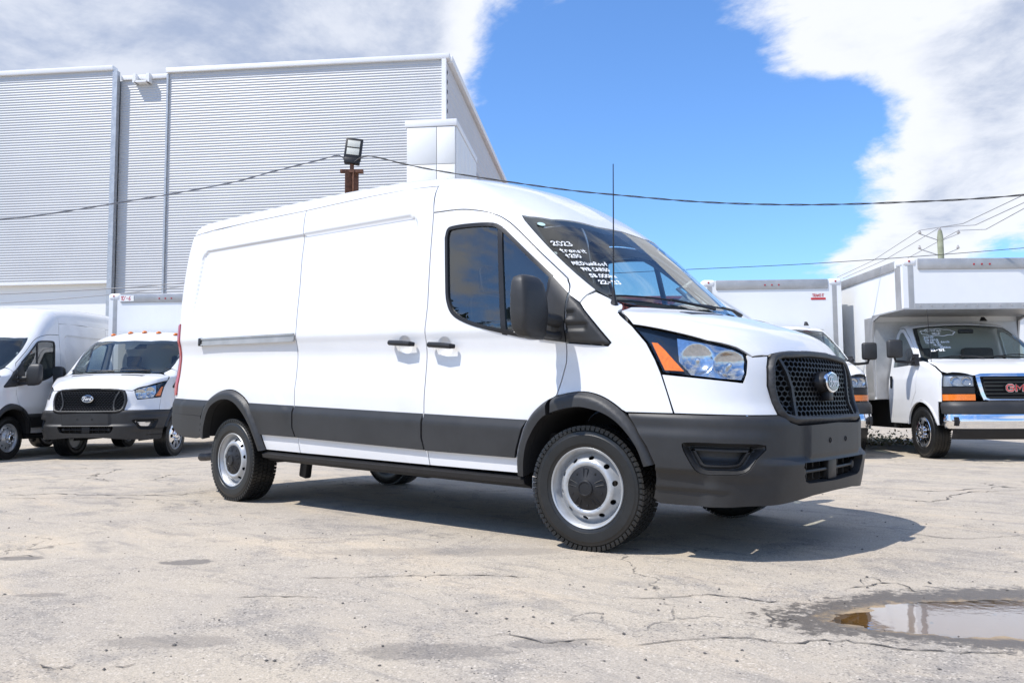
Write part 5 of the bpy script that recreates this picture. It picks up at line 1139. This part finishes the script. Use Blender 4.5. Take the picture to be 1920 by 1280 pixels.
# high-roof van at the end of the row: front end copied from the cargo van, taller body built afresh
ov=copytree(mv,None,skip=('wheel','window_writing','window_sticker','camera_housing','badge_stem','cab_roof','roof','sliding_door','quarter_panel','front_door','windscreen','wing_mirror','rear_door','tail_lamp','headliner'))
ov.name='cargo_van'; ov['label']='tall white van with silver ten-hole wheels standing beside the box truck with roof lamps'; ov['category']='van'
ov.location=(-12.90,-.64,-.05); ov.rotation_euler=(0,.012,HD)
SH=Transit(False,True); keep={o for o in ov.children}
transit_cab(ov,SH,{}); transit_cargo(ov,SH,{})
seen={o.name.split('.')[0] for o in keep}
for o in list(ov.children):
    if o not in keep and o.name.split('.')[0] in seen:
        for c in list(o.children): D.objects.remove(c)
        D.objects.remove(o)
for x,y in ((0,-.8675),(0,.8675),(-3.75,-.8675),(-3.75,.8675)): put_wheel(ov,'dually',x,y,.345,.235,y<0,0,.345+.012*x if x else .345)
# cutaway box truck of the same make
bt=thing('box_truck','white box truck with five amber roof lamps and honeycomb grille','truck',(-11.60,1.50,-.055),HD,None,.01)
SL=Transit(True)
transit_front(bt,SL,{'fog':True,'housing':False}); transit_cab(bt,SL,{})
for y in (-.62,-.27,0,.27,.62):
    P,N=ax_map(SL,1.2,1.0)(np.array([(-.78,math.atan2(y,.98))])); m=MB(); m.lathe([(-.005,.055),(.012,.052),(.03,.036),(.036,.02),(.037,0)],12,'z'); o=m.obj('roof_lamp',amber,bt,60); o.location=Vector(P[0]); o.scale=(1.2,.8,1)
for x,y in ((0,-.8675),(0,.8675),(-3.5,-.9),(-3.5,.9)): put_wheel(bt,'cover',x,y,.345,.235,y<0)
cargo_box(bt,-5.4,-1.55,1.12,.85,2.96,None,False,"10'-6")
MB().box((-1.0,0,.42),(2.6,1.5,.08)).obj('underbody',liner,bt); MB().box((-1.47,0,1.3),(.04,1.9,1.5)).obj('cab_back',paint,bt)
TG=[('CErtified',(0,-.62,1.948),.052),('NEUF',(0,-.54,1.897),.056),('2025',(0,-.70,1.835),.062),('Savana',(0,-.72,1.790),.058),('CUBE 12 deck',(0,-.73,1.745),.056),('4.3L',(0,-.64,1.700),.060),('500km',(0,-.58,1.660),.052),('22-152',(0,-.74,1.612),.062)]
g2=thing('box_truck','white box truck with red front lettering, chrome bumper and a box nose over its cab','truck',(-.03,9.40,-.05),R_(-50)); savana(g2,{'text':TG})
cargo_box(g2,-5.0,-1.15,1.2,.88,3.02,(.02,2.27))
for y in (-.86,.86): put_wheel(g2,'chrome',-3.6,y,.385,.245,y<0)
g1=copytree(g2,None,skip=('cargo_box','chassis_rail','rear_beam','window_writing','wheel')); g1.name='box_truck'
g1['label']='white box truck mostly hidden behind the hood of the cargo van with handwritten windscreen'; g1.location=(-2.50,8.15,-.05); g1.rotation_euler=(0,0,R_(-52))
cargo_box(g1,-5.2,-1.2,1.2,.88,2.98)
for x,y in ((0,-.86),(0,.86),(-3.6,-.86),(-3.6,.86)): put_wheel(g1,'chrome',x,y,.385,.245,y<0)
# weeds between the trucks
def weeds():
    V=[];Fc=[]; h=np.array([math.cos(HD),math.sin(HD)]); l=np.array([-h[1],h[0]]); o=np.array([-1.3,9.2])
    for i in range(3200):
        p=o-h*(2.6+rng.random()*2.6)+l*(rng.random()-.45)*3.2; hh=(.03+.26*rng.random()**2.2)*(.5+vnoise(np.array([p[0]*2]),np.array([p[1]*2]),8)[0]); z=-.06+hh*rng.random()
        a=rng.random()*6.28; b=rng.uniform(-.9,.9); w=.010+.022*rng.random(); L_=.03+.09*rng.random(); d=np.array([math.cos(a)*math.cos(b),math.sin(a)*math.cos(b),math.sin(b)]); n_=np.array([-math.sin(a),math.cos(a),.3])*w
        q=np.array([p[0],p[1],z]); k=len(V); V+=[tuple(q),tuple(q+d*L_*.5+n_),tuple(q+d*L_),tuple(q+d*L_*.5-n_)]; Fc+=[(k,k+1,k+2,k+3)]
    m,nt,b=newmat('dry_weeds'); ge=nd(nt,'ShaderNodeNewGeometry'); nt.links.new(mixc(nt,sstep(nt,ge.outputs['Random Per Island'],.2,.8),(.16,.19,.07),(.48,.42,.30)),b.inputs['Base Color']); b.inputs['Roughness'].default_value=.8
    o=link('weeds',mesh('weeds',V,Fc),m); o['kind']='stuff'; o['label']='scruffy weeds growing under the trucks'
weeds()
# trees across the lot, mirrored in the glass of the van
def tree(loc,h,seed):
    r=random.Random(seed); t=thing('tree','leafy tree behind the lot mirrored in the side window of the van','tree',loc,0)
    MB().tube([(0,0,0),(.1,.05,h*.25),(-.05,.1,h*.5),(.05,0,h*.75)],[.22,.17,.11,.04],8).obj('trunk',simple('bark',(.10,.075,.05),.9) if 'bark' not in MATS else MATS['bark'],t)
    V=[];Fc=[]; cl=[(r.gauss(0,h*.16),r.gauss(0,h*.16),h*r.uniform(.38,.95),h*r.uniform(.07,.14)) for _ in range(26)]
    for i in range(3600):
        c=r.choice(cl); v=Vector((r.gauss(0,1),r.gauss(0,1),r.gauss(0,1))).normalized()*c[3]*r.random()**.4; p=Vector(c[:3])+v; a=Vector((r.gauss(0,1),r.gauss(0,1),r.gauss(0,1))).normalized(); b=a.orthogonal().normalized(); s_=r.uniform(.08,.17); k=len(V)
        V+=[p-a*s_,p+b*s_*.5,p+a*s_,p-b*s_*.5]; Fc.append((k,k+1,k+2,k+3))
    link('crown',mesh('crown',V,Fc),MATS.get('leaf') or simple('leaf',(.05,.085,.025),.6,var=.4,vscale=1),t); return t
for k,(x,y,h,lb_) in enumerate(((-11.8,-10.2,6.4,'tall leafy tree mirrored in the rear corner of the van side window'),(-8.2,-13.2,5.0,'low round tree mirrored along the bottom of the van side window'))): tree((x,y,-.06),h,k+3)['label']=lb_
